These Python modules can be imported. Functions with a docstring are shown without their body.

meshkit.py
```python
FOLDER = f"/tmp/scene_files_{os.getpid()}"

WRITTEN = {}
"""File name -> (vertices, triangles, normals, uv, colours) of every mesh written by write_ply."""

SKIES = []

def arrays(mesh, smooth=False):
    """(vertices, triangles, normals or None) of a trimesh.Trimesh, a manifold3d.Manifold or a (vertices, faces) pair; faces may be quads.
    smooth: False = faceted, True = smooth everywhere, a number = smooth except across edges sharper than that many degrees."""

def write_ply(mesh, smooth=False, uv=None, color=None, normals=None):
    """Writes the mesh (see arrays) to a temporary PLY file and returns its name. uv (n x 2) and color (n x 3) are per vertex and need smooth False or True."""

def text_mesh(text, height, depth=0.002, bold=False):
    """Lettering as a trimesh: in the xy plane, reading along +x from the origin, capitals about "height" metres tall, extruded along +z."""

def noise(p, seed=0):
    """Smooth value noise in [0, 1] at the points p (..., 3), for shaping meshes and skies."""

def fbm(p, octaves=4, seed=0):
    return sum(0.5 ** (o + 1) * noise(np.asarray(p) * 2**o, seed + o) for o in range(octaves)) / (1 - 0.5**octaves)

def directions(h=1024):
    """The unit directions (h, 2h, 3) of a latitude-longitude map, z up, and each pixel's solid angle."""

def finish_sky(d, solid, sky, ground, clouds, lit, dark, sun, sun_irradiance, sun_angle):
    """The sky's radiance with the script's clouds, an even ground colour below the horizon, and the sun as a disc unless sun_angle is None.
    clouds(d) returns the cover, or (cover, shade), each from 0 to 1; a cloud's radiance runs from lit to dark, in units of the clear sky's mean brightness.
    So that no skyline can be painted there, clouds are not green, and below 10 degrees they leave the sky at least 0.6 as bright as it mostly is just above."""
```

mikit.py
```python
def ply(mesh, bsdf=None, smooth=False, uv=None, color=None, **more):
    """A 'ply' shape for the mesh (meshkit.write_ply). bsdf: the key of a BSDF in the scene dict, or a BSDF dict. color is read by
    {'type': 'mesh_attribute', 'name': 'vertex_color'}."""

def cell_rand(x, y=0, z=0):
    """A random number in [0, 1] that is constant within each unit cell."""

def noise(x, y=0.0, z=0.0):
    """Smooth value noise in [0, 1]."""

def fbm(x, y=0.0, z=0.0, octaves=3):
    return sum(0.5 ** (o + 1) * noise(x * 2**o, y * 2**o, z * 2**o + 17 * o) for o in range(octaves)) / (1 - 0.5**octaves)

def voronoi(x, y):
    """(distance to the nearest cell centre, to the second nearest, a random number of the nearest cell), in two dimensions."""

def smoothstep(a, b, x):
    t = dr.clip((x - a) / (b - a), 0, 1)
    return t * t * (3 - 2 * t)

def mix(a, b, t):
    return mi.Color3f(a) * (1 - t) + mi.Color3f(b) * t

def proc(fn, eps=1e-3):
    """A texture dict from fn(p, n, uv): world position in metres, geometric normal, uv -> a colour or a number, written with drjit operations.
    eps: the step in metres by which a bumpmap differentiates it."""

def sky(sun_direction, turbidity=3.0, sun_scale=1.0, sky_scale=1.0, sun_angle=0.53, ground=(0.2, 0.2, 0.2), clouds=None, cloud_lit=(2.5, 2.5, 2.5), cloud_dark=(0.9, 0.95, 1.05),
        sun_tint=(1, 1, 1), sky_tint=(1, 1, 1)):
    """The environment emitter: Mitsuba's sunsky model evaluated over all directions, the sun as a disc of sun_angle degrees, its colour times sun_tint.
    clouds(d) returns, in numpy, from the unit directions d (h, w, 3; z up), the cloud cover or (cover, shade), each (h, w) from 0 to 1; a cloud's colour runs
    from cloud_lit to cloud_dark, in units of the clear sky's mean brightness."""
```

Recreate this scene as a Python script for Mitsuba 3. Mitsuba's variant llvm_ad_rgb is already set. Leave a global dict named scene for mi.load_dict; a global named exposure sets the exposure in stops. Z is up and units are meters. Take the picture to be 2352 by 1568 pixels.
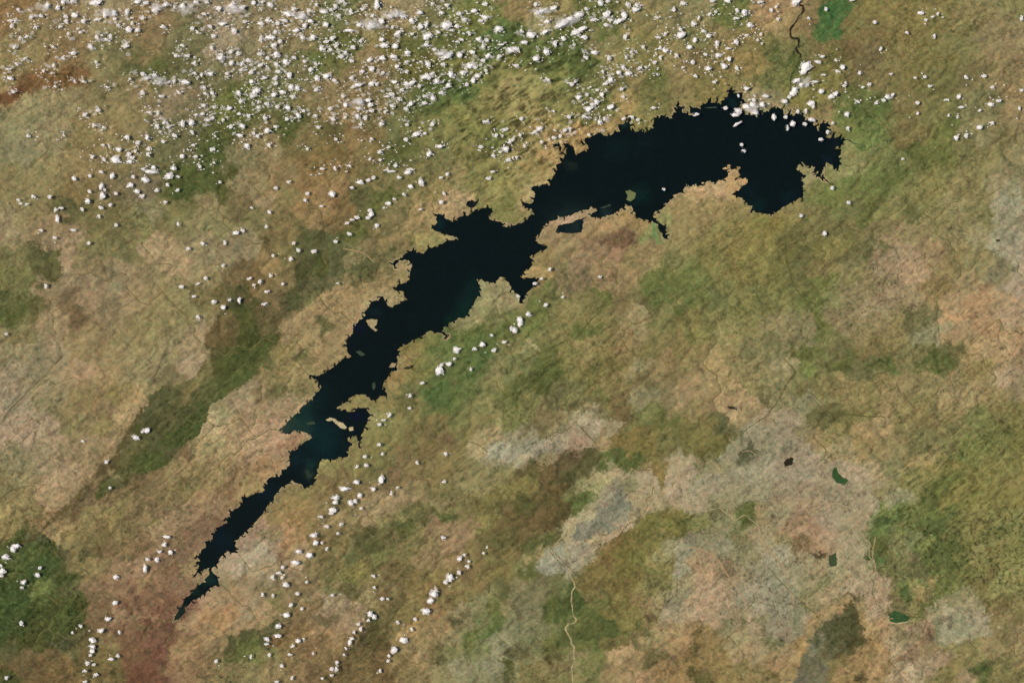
import math
import numpy as np, trimesh, shapely, manifold3d
import drjit as dr
import mitsuba as mi
import mikit, meshkit
from scipy.spatial import cKDTree
from scipy.ndimage import distance_transform_edt, gaussian_filter, map_coordinates
from shapely.geometry import Polygon, LineString, Point
from mikit import noise, fbm, smoothstep

T = mi.ScalarTransform4f
scene, labels = {}, {}
# ------------------------------------------------------------------ camera, sky, exposure
ORBIT = 705000.0                       # height of the satellite, metres
S = 118.0                              # metres per unit of the survey grid used below (x east, y south, origin at the map's north-west corner)
HALF = 1176 * S
# a coarse scanner: its detector blurs each point of the ground over rather more than one picture element
scene['camera'] = {'type': 'thinlens', 'aperture_radius': 160.0, 'focus_distance': 0.5 * ORBIT, 'fov_axis': 'x', 'fov': 2 * math.degrees(math.atan(HALF / ORBIT)),
                   'near_clip': 1000.0, 'far_clip': 6.0e6,
                   'to_world': T().look_at(origin=[0, 0, ORBIT], target=[0, 0, 0], up=[0, 1, 0])}
scene['sky'] = mikit.sky((-0.575, 0.06, 0.815), turbidity=3.0)     # early-afternoon sun in the west
exposure = 1.3
LUM_KEEP, HUE_KEEP, TINT = 0.78, 0.46, (1.01, 1.035, 0.93)
GAIN = (1.075, 0.987, 0.94)        # picture value of a white sheet under this sun and exposure


def W(gx, gy):
    """Survey grid -> world metres on the ground plane."""
    return (np.asarray(gx, float) - 1176.0) * S, (784.0 - np.asarray(gy, float)) * S


def lin(c):
    c = np.asarray(c, float) / 255.0
    return np.where(c < 0.04045, c / 12.92, ((c + 0.055) / 1.055) ** 2.4)


def albedo(c):
    return np.clip(lin(c) / np.array(GAIN), 0.002, 0.85)


ROW = {'0': 0.0, '1': 392.1, '2': 784.3, '3': 1175.9}


def sheet(tok, x, y):
    """A point measured on one of the 4 x 4 map sheets -> survey grid."""
    return 588 * int(tok[0]) + float(x) / 4, ROW[tok[1]] + float(y) / 4


def numbers(s):
    return [t.split() for t in s.replace('\n', ';').split(';') if t.strip()]


# ------------------------------------------------------------------ survey data: land cover samples, shoreline, clouds
LAND = """10 15 140 105 65;70 90 135 118 80;150 30 140 120 85;250 20 150 130 95;350 60 140 110 75;60 120 140 125 80;150 120 140 105 65;260 110 125 115 75;340 110 135 105 70;430 90 115 110 75;520 60 150 130 105;560 150 140 120 90;4 222 115 72 48;20 215 118 74 45;40 208 122 78 46;60 203 122 78 46;80 194 128 88 52;105 188 130 92 52;140 176 128 92 50;170 172 125 85 52;20 200 140 115 70;60 240 150 135 95;140 240 135 120 80;250 200 130 115 75;330 190 150 120 85;330 160 85 92 50;355 165 80 95 55;385 155 95 95 50;420 170 110 105 65;400 220 145 120 95;480 240 125 105 80;520 250 110 110 70;560 220 95 105 65;30 290 140 128 85;60 340 130 125 95;120 310 145 125 90;200 310 135 115 65;260 290 140 120 80;300 350 130 115 70;420 320 115 100 70;500 320 70 85 45;490 360 75 92 52;520 300 85 95 55;370 370 115 105 65;550 350 130 115 80;
600 60 130 115 80;680 30 150 130 90;700 90 145 120 85;780 30 110 115 65;830 60 150 125 90;930 20 155 130 95;1000 50 115 110 70;1100 40 130 115 70;880 100 120 105 45;800 100 90 100 65;700 150 115 110 70;720 140 80 105 60;850 140 140 115 80;960 110 100 100 50;1030 90 85 100 50;1140 95 60 100 50;1120 105 75 100 50;960 150 110 95 45;1060 140 130 105 60;750 220 150 120 85;840 190 135 110 75;640 220 120 110 75;700 270 130 115 70;780 260 150 120 80;850 270 125 110 70;670 280 60 85 45;690 290 75 90 50;900 220 120 110 70;1000 220 75 95 50;975 240 75 95 52;1070 215 58 105 45;1055 208 60 100 45;1110 180 90 100 45;1160 160 115 105 50;1120 230 125 110 60;1150 220 140 120 75;1170 205 140 122 78;1000 300 125 110 60;900 300 105 110 65;1050 270 130 115 60;1080 250 130 118 65;1130 270 100 95 45;1140 310 85 100 55;620 330 150 120 85;700 310 125 105 65;760 310 95 90 50;800 320 140 105 65;740 360 120 95 50;850 340 125 100 60;920 340 85 95 55;1000 360 110 105 65;1100 360 115 105 55;
1200 10 135 110 65;1280 15 145 125 70;1250 40 150 130 100;1300 60 80 95 50;1360 20 95 105 55;1400 70 80 100 50;1420 60 125 115 65;1490 50 145 125 85;1350 130 70 90 45;1280 120 75 95 50;1250 140 80 90 45;1330 150 65 90 45;1210 120 75 100 50;1380 90 130 110 80;1440 70 140 120 70;1460 110 130 120 60;1560 50 130 120 80;1620 30 140 120 85;1670 30 85 115 55;1600 90 110 115 65;1650 80 135 110 70;1710 110 140 110 65;1720 140 150 115 65;1550 130 150 125 80;1600 140 135 110 70;1640 160 125 115 65;1560 170 145 120 80;1500 130 125 115 60;1430 130 135 125 70;1400 130 140 120 75;1200 170 125 115 60;1300 170 110 110 60;1250 200 135 120 70;1350 200 125 115 65;1180 230 140 125 75;1290 230 105 105 55;1400 190 110 105 60;1400 240 90 105 50;1450 180 130 110 75;1520 180 85 105 60;1500 210 105 105 55;1560 200 140 120 75;1620 200 135 120 65;1650 215 145 120 60;1700 190 130 120 70;1740 240 150 130 100;1440 240 165 125 75;1480 220 120 110 60;1280 270 105 110 55;1230 270 140 120 70;1330 310 175 125 75;1380 300 165 130 85;1420 300 165 120 75;1280 330 155 125 80;1200 340 125 115 65;1270 350 170 125 80;1230 380 140 120 65;1190 300 120 110 60;1360 260 90 100 50;1460 280 130 130 70;
1790 10 170 125 90;1800 40 155 130 85;1850 60 135 115 70;1900 45 55 105 55;1905 80 55 110 60;1885 70 70 108 58;1920 20 65 108 55;1880 95 90 110 60;1935 20 75 105 55;1950 50 115 110 60;2000 20 130 115 60;2000 70 125 105 65;2050 30 130 115 65;2080 60 125 110 60;2150 40 130 115 65;2220 40 140 120 75;2300 30 140 125 80;2330 20 125 120 65;2200 80 125 115 65;2280 80 140 120 85;2340 90 150 125 90;1950 110 120 90 60;1880 110 130 100 65;1840 130 120 110 70;1780 130 95 105 55;1790 160 105 110 60;1820 150 75 95 50;1900 140 110 100 50;1900 180 125 120 55;1860 210 130 120 55;1960 165 125 105 65;2010 190 130 105 70;2000 130 115 105 70;2060 130 130 115 65;2150 130 125 110 60;2200 110 115 115 65;2290 150 150 125 80;2330 140 130 110 75;2250 170 120 105 65;2340 200 145 115 75;2100 180 115 105 55;2150 190 110 105 60;2010 250 70 105 50;1990 220 100 110 55;1970 250 90 110 55;2080 240 125 105 65;2080 270 120 100 60;2040 270 115 105 60;1900 265 150 115 85;1950 290 110 115 60;2000 300 100 120 60;1985 330 95 125 60;2000 350 120 115 65;1960 345 150 135 80;1940 380 150 130 90;2100 320 125 105 60;2100 350 85 95 55;2060 380 110 110 60;2160 350 100 105 60;2190 290 90 100 60;2150 250 120 115 65;2250 240 130 120 75;2300 240 115 110 70;2340 250 145 120 85;2250 290 140 125 90;2300 330 125 110 65;2220 330 120 110 65;2330 370 130 120 80;2250 380 125 115 65;
30 420 135 118 72;100 410 145 125 80;170 440 130 105 60;200 400 150 125 85;260 430 115 100 70;330 420 125 105 85;400 420 80 85 45;430 430 55 85 45;480 420 60 90 50;510 430 70 80 45;420 405 70 85 48;560 430 150 125 90;480 470 150 120 85;60 480 140 125 80;20 520 155 130 100;120 530 150 120 85;150 480 85 90 50;220 510 120 108 65;340 500 135 125 95;330 520 120 120 65;400 490 120 110 60;420 520 120 118 70;500 500 140 125 80;560 480 110 95 55;575 500 105 105 55;130 560 160 130 100;250 560 115 105 65;300 540 115 105 60;380 530 115 105 60;450 550 150 130 95;82 572 92 88 52;95 590 88 88 52;115 590 92 90 52;100 615 90 85 48;125 615 98 90 55;110 638 95 85 50;75 600 100 98 58;40 600 115 108 62;30 640 120 112 62;150 600 165 130 100;145 640 150 130 100;200 600 120 108 65;200 640 135 115 85;280 620 155 125 95;300 590 110 108 60;350 570 165 130 100;390 590 175 140 105;420 610 170 135 100;330 630 125 110 75;400 640 145 130 85;500 590 140 125 95;560 570 140 120 95;480 630 150 130 85;550 630 110 88 50;580 650 135 100 55;100 660 150 120 90;60 660 105 105 58;170 690 115 90 60;200 690 155 120 90;300 690 165 130 95;260 660 130 120 90;340 680 150 125 80;400 690 140 125 80;450 680 115 105 60;500 680 105 92 50;540 690 60 75 45;540 720 65 82 45;20 700 88 90 50;25 720 72 88 45;8 690 95 95 50;80 710 95 88 50;120 730 155 130 95;180 730 110 85 55;160 715 120 92 60;250 730 135 115 85;350 740 140 125 80;420 730 130 120 75;450 770 155 125 95;500 770 115 80 50;515 745 125 90 58;560 765 72 80 42;50 770 130 115 70;200 775 140 120 75;300 770 130 115 70;
600 410 140 120 80;650 410 130 110 70;700 410 145 105 65;750 400 130 110 65;600 460 160 130 100;650 460 125 115 65;700 470 155 115 70;705 500 150 120 80;760 450 145 105 70;790 470 125 95 55;840 450 90 95 55;870 460 82 95 60;860 410 130 110 65;900 430 120 110 65;960 410 110 105 60;930 470 115 110 65;1000 440 130 118 65;1050 420 130 118 70;1100 400 120 110 60;1120 440 140 125 75;1160 430 125 120 60;1165 470 115 115 55;610 550 90 85 50;580 560 145 125 90;640 540 125 105 65;700 560 85 88 50;760 570 90 92 55;830 530 78 90 52;880 530 120 105 65;900 490 130 115 75;960 490 165 125 80;990 480 170 130 85;1030 470 175 140 105;1050 500 160 130 95;960 520 150 120 80;850 560 140 112 75;900 560 145 115 75;830 580 140 120 80;940 570 120 110 65;960 560 150 140 75;1010 545 140 135 75;900 600 110 105 65;840 610 78 92 52;730 610 72 80 48;780 600 85 90 55;650 590 125 115 70;620 610 160 120 75;660 640 135 110 70;700 620 75 80 45;770 640 105 95 62;850 640 100 95 55;930 610 165 130 95;920 640 150 125 80;860 660 160 132 85;820 670 160 125 80;880 650 155 128 80;720 650 98 90 60;690 680 72 82 48;640 680 125 100 70;610 660 120 95 60;720 690 110 105 60;760 690 165 130 90;800 680 165 128 85;740 710 160 130 85;700 720 155 125 85;735 745 85 95 52;620 730 105 85 55;660 760 165 130 95;600 760 65 78 42;700 770 150 125 85;780 740 150 125 85;830 710 165 130 92;880 690 165 150 110;1130 690 165 145 105;1110 680 150 140 95;1160 680 150 130 95;1090 730 150 130 90;1130 740 110 110 60;1060 770 95 105 50;1100 760 90 100 50;1150 760 80 105 55;
1190 420 135 122 70;1220 450 170 135 95;1190 480 130 125 70;1250 520 165 130 95;1300 500 175 140 120;1330 480 165 130 95;1270 550 145 120 85;1350 530 150 125 75;1400 500 165 130 85;1430 480 165 125 70;1470 510 150 120 75;1500 540 125 140 80;1370 556 125 95 68;1400 555 118 88 62;1430 555 118 86 62;1455 558 120 88 65;1370 575 155 120 90;1300 570 145 125 80;1230 600 145 120 70;1220 620 170 130 75;1300 600 140 120 75;1400 590 160 115 90;1460 590 140 120 75;1500 580 160 120 85;1320 610 155 120 95;1290 620 120 110 75;1380 610 150 120 80;1440 620 160 122 78;1330 640 120 100 75;1420 640 155 120 85;1490 610 150 125 85;1540 430 170 140 105;1600 420 190 145 100;1650 430 190 150 115;1690 420 180 135 85;1560 470 145 125 75;1640 470 140 122 75;1720 480 140 125 75;1600 500 130 118 70;1700 520 135 120 65;1750 510 130 120 55;1560 560 140 120 75;1650 560 130 118 65;1740 560 130 118 60;1540 600 120 115 65;1640 600 125 115 60;1680 590 130 110 60;1520 640 90 105 55;1580 640 105 110 60;1720 620 125 112 60;1490 660 75 105 52;1530 660 85 110 52;1600 680 95 105 60;1640 690 100 105 60;1700 690 120 112 60;1580 700 90 100 55;1260 680 95 105 55;1230 720 90 105 55;1300 700 145 120 75;1360 690 115 110 60;1380 680 90 110 55;1430 690 115 98 60;1480 690 95 90 50;1350 730 130 115 65;1300 750 130 112 65;1400 740 125 112 60;1468 710 165 140 105;1468 740 160 138 102;1440 770 150 118 75;1530 730 125 115 65;1590 730 115 100 55;1640 740 115 112 60;1700 740 130 120 65;1600 770 125 120 60;1680 760 150 130 85;1340 760 80 100 50;1210 760 100 110 55;1260 770 120 112 60;
1850 410 150 130 95;1880 430 120 120 60;1900 450 110 120 50;1940 430 90 110 55;2000 420 90 110 60;2050 410 85 100 55;1960 450 105 115 55;2080 440 135 120 70;2150 430 130 120 65;2230 430 130 115 65;2300 430 150 130 90;2350 440 140 120 70;1800 480 140 120 70;1860 490 120 110 65;1950 480 110 105 65;2000 490 100 105 60;2020 520 125 108 70;2060 480 125 115 65;2090 480 90 95 50;2150 500 130 118 70;2200 460 140 125 90;2300 470 155 140 120;2320 450 150 145 135;2335 475 155 148 138;2260 500 120 110 40;2340 500 140 125 95;1770 520 130 112 50;1850 530 110 102 60;1910 530 110 100 60;1970 530 125 110 65;1950 560 120 112 55;2050 550 150 120 90;2100 530 135 120 75;2180 560 130 120 80;2250 550 145 130 95;2300 560 150 145 125;2340 580 160 145 125;1800 580 105 100 55;1850 570 110 105 60;1900 570 125 115 55;1960 590 110 105 70;2000 560 95 95 55;2050 590 150 125 100;2120 580 150 120 85;1830 630 105 98 58;1900 610 135 110 65;1960 620 135 118 75;2100 620 175 135 105;2200 600 130 115 65;2260 590 140 120 70;2300 620 120 112 75;2340 640 160 135 110;2000 650 130 112 70;2060 670 150 120 90;2150 660 130 110 60;2220 650 140 125 90;1880 660 95 108 60;1830 670 115 110 60;1780 620 120 110 55;1780 690 115 112 58;1960 670 140 118 85;1880 690 85 100 55;1920 690 125 122 70;2000 710 150 128 100;2100 690 150 125 90;2200 690 165 135 100;2250 700 175 125 85;2300 690 165 130 95;2340 720 165 140 110;2190 720 180 125 85;1890 740 90 105 60;1800 740 150 125 90;1930 730 140 115 85;2000 750 135 118 75;2080 740 100 98 55;2120 720 95 100 55;2140 760 140 135 105;2200 750 165 130 95;2280 760 170 125 85;2340 770 180 135 90;1850 770 140 120 85;2050 770 145 120 70;
30 810 145 128 88;80 830 130 118 90;140 810 150 130 100;200 820 140 118 75;280 810 145 128 85;380 820 145 128 85;430 840 165 138 110;450 810 150 130 90;30 860 150 125 100;100 880 140 125 90;180 850 170 130 100;240 870 160 125 85;320 860 140 128 90;380 880 110 100 65;450 870 125 105 65;520 830 70 80 42;560 820 66 85 42;490 810 80 78 48;550 870 78 88 48;470 900 95 92 50;510 900 68 82 42;420 900 130 102 62;400 910 95 88 50;360 910 75 80 48;340 930 78 83 50;330 900 150 130 85;270 910 125 112 60;300 920 165 130 85;300 950 170 138 100;250 940 135 105 75;180 910 135 115 70;100 920 130 120 75;30 930 145 130 105;20 950 165 138 115;80 960 165 138 110;50 1000 165 130 105;120 1000 160 132 105;170 980 125 115 70;250 980 125 118 60;260 1000 150 120 90;200 1010 150 125 90;150 1040 140 120 85;100 1060 145 130 95;40 1060 130 120 85;160 1080 170 135 105;130 1110 175 140 110;200 1060 140 118 80;190 1100 160 125 90;100 1130 165 130 95;50 1100 135 122 80;60 1150 125 112 70;20 1130 125 112 70;30 1165 150 130 80;120 1150 170 140 105;150 1140 165 135 98;310 985 75 78 48;330 960 80 82 50;350 970 88 80 48;390 960 92 80 50;430 940 80 80 45;440 980 65 78 45;470 950 55 80 42;455 970 55 80 45;400 1000 68 80 45;360 1010 85 80 48;350 1060 58 85 45;330 1070 75 85 48;375 1045 65 82 42;390 1040 95 82 55;420 1050 115 85 60;300 1040 110 100 58;290 1020 105 92 55;270 1060 95 80 45;258 1070 98 82 48;235 1092 100 82 52;215 1110 105 88 55;195 1135 105 88 58;170 1160 105 88 55;150 1172 110 90 55;260 1085 135 115 78;290 1090 95 95 52;250 1110 90 85 52;240 1130 65 85 48;320 1100 100 82 55;300 1120 118 90 62;360 1110 125 100 65;400 1080 135 115 75;440 1090 125 105 65;200 1150 130 95 70;250 1150 140 108 75;280 1165 130 120 70;350 1150 125 100 70;420 1120 125 115 65;470 1040 150 135 90;480 1000 165 145 95;490 970 180 155 115;500 955 165 145 105;510 940 130 130 85;530 920 140 120 90;560 910 150 130 100;550 960 140 115 85;570 960 170 130 95;540 990 145 115 80;560 1020 165 128 95;520 1030 155 135 90;550 1060 150 118 85;500 1060 140 115 75;480 1100 140 120 75;530 1100 130 100 70;560 1080 130 100 70;520 1130 135 95 65;470 1150 150 115 80;550 1120 150 125 80;500 1160 155 120 90;
600 800 75 85 45;620 830 85 95 50;650 800 130 118 65;680 800 165 130 90;695 815 80 90 52;730 800 165 132 90;720 820 160 128 85;610 860 140 120 75;650 850 140 120 70;680 870 150 132 85;650 890 105 100 60;630 900 120 105 65;690 880 130 118 70;600 910 135 110 75;640 930 160 130 95;610 950 155 125 90;680 930 165 140 100;620 980 170 135 105;650 960 165 130 100;600 1010 175 138 105;640 1010 185 145 115;655 1015 165 110 80;600 1030 165 130 100;630 1050 165 125 95;610 1080 175 125 80;640 1070 160 120 80;600 1110 140 125 65;930 800 130 118 60;960 790 115 112 55;930 830 150 125 85;960 850 135 118 60;1000 840 130 120 70;1030 800 95 110 50;1080 800 72 105 50;1110 830 62 105 55;1110 790 75 105 50;1150 840 140 115 80;1160 790 120 112 60;1150 860 140 120 75;900 880 165 130 80;910 870 150 105 55;930 900 105 105 65;900 920 135 118 70;1000 870 78 105 55;1010 890 62 110 55;1020 910 58 105 50;995 905 65 105 52;1050 900 90 102 55;1040 930 80 100 55;980 930 115 112 60;930 940 125 112 65;890 960 140 135 80;870 1000 130 120 65;900 990 125 118 65;950 1010 125 110 65;1000 990 120 98 60;1010 1010 125 88 65;980 1030 120 100 60;930 1050 125 102 65;1050 960 110 108 55;1060 1000 120 112 60;1100 960 130 120 70;1130 950 150 135 80;1150 920 100 105 55;1120 1010 165 135 100;1110 1020 170 145 110;1150 1030 160 150 135;1140 1060 140 125 85;1100 1060 130 118 70;1050 1060 125 110 60;1000 1080 130 112 65;870 1070 110 110 60;820 1070 125 115 65;800 1090 120 92 62;760 1080 135 125 75;750 1100 120 92 62;740 1060 150 140 75;700 1110 130 120 70;660 1130 125 118 75;680 1160 145 120 70;640 1165 140 122 75;900 1090 122 95 62;880 1120 125 105 70;960 1130 140 118 80;900 1150 165 130 100;860 1160 160 128 95;1000 1130 125 115 65;1070 1110 140 125 85;1130 1100 135 122 75;1150 1130 125 112 60;1060 1150 115 105 58;1000 1165 140 125 80;1100 1160 115 102 55;790 1160 115 105 60;
1190 790 140 122 70;1215 795 165 140 105;1250 810 90 105 55;1200 830 115 115 65;1250 840 80 95 60;1250 870 80 90 55;1300 830 130 112 60;1340 800 145 122 80;1400 830 125 110 55;1450 820 125 110 60;1470 835 155 145 110;1530 830 150 118 75;1430 790 140 110 65;1500 800 120 112 60;1560 800 130 115 65;1640 830 160 130 85;1600 810 135 115 70;1690 810 135 120 75;1740 810 110 105 65;1350 870 120 110 55;1420 880 125 105 58;1480 870 115 102 62;1550 860 130 112 65;1600 880 150 125 85;1660 870 150 125 80;1720 850 130 120 75;1180 900 75 90 50;1220 920 125 118 60;1280 910 95 90 60;1260 940 125 98 65;1190 960 115 118 55;1240 980 115 100 60;1310 900 110 108 60;1350 930 105 98 60;1420 920 130 102 62;1440 940 115 90 55;1380 910 110 112 60;1490 910 140 130 100;1540 910 130 118 80;1570 900 165 128 95;1640 900 150 125 85;1690 900 165 130 90;1730 900 130 125 65;1750 910 90 88 50;1480 950 110 115 60;1530 960 85 100 50;1590 940 140 115 75;1690 930 180 140 105;1720 920 165 130 95;1660 975 80 90 55;1345 942 165 150 115;1300 960 150 130 95;1350 980 155 142 125;1420 980 150 130 95;1200 1010 140 130 110;1190 1035 145 138 130;1230 1022 148 140 135;1250 1030 150 138 120;1290 1000 150 130 100;1320 1030 165 125 100;1400 1000 140 118 70;1450 1010 125 105 55;1470 1030 130 108 55;1400 1050 85 98 45;1440 1060 90 100 45;1350 1050 95 85 50;1190 1060 165 145 110;1250 1060 145 125 85;1200 1080 95 85 50;1250 1090 115 85 55;1310 1090 75 80 45;1300 1060 95 80 55;1200 1120 125 118 60;1230 1130 105 90 52;1280 1120 110 85 50;1330 1150 62 95 48;1320 1165 65 92 45;1200 1160 80 85 45;1250 1160 90 82 45;1345 1120 150 140 85;1300 1165 85 75 42;1380 1090 165 145 105;1430 1090 160 138 105;1400 1120 130 118 90;1420 1140 122 118 105;1410 1160 118 115 105;1380 1150 165 140 110;1450 1110 125 120 80;1480 1150 160 140 100;1490 1100 160 140 110;1530 1100 125 105 55;1570 1100 165 138 120;1560 1060 165 145 110;1600 1070 125 118 70;1540 1000 115 108 60;1580 990 110 100 48;1610 1010 125 115 60;1640 990 120 105 50;1660 1020 115 105 55;1620 1040 95 85 42;1690 1030 145 135 105;1730 1000 150 135 110;1640 1070 140 130 80;1630 1110 150 138 115;1700 1090 150 140 115;1740 1060 145 135 110;1680 1140 150 135 105;1740 1130 150 138 105;1600 1140 165 142 115;1650 1165 140 125 85;1722 1025 78 82 48;1732 1030 78 82 48;1728 1040 85 88 52;1745 1020 140 125 95;
1780 800 105 100 60;1810 830 160 135 105;1840 815 85 95 50;1800 860 145 125 85;1850 850 100 125 70;1830 870 110 115 60;1880 830 120 112 62;1930 810 105 98 60;1940 830 80 92 58;2000 810 115 100 58;1980 850 115 98 60;2030 840 85 95 55;2050 850 75 100 65;2070 830 110 100 60;2160 820 58 90 55;2150 830 68 90 50;2110 820 125 112 65;2190 800 90 95 50;2220 810 170 130 85;2270 800 170 135 95;2330 790 170 135 95;2250 840 135 120 60;2300 830 165 130 90;2340 830 140 120 85;2310 860 165 135 115;2200 870 140 120 80;2120 870 135 118 75;2090 880 150 120 85;2000 880 130 112 65;1930 870 135 110 70;1900 900 120 105 60;1850 890 110 100 52;1790 890 130 118 75;1790 920 140 125 90;1850 930 140 130 105;1900 920 145 120 80;1960 910 135 120 75;2040 910 140 120 78;2120 920 120 115 65;2200 900 165 130 95;2250 900 150 125 80;2300 900 135 118 70;2340 900 140 125 95;1770 950 165 135 105;1820 960 150 130 105;1870 960 110 105 60;1895 955 90 90 50;1920 955 88 90 45;1955 953 95 95 48;1990 950 115 110 60;2060 960 130 118 65;2120 960 125 105 60;2200 940 155 125 85;2250 960 105 115 60;2300 950 125 110 58;2340 960 120 108 55;1800 1000 148 132 108;1850 990 130 120 70;1880 1010 160 125 85;1930 980 130 120 62;1990 980 175 130 90;2030 970 165 130 95;2080 990 125 115 70;2130 990 105 102 65;2180 990 115 108 62;2190 960 135 115 70;2300 1000 105 105 55;2350 1010 115 108 50;1790 1040 150 130 105;1850 1040 155 135 110;1920 1030 160 140 105;1980 1010 140 120 70;2050 1030 128 115 70;2110 1020 110 105 65;2120 1050 160 128 85;2180 1020 110 108 65;2230 1030 105 112 55;2290 1060 120 112 60;2345 1060 125 115 60;1780 1080 165 145 120;1850 1090 150 138 115;1900 1080 150 135 105;1970 1090 170 145 115;2020 1090 160 130 100;2050 1080 125 122 80;2130 1080 135 118 62;2200 1070 115 105 50;2280 1100 125 115 60;2340 1100 130 115 65;2180 1110 85 100 40;1790 1120 140 128 100;1850 1120 150 130 100;1920 1120 145 128 100;1990 1120 155 135 105;2040 1120 140 120 75;2100 1120 130 118 60;2140 1145 75 85 48;2125 1148 80 88 50;2150 1165 100 118 50;2060 1140 155 140 115;2050 1165 95 125 50;1800 1150 150 125 95;1860 1160 170 130 95;1950 1150 145 128 100;1990 1165 155 140 110;2200 1130 125 110 55;2250 1150 130 118 60;2330 1150 120 110 55;
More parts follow.
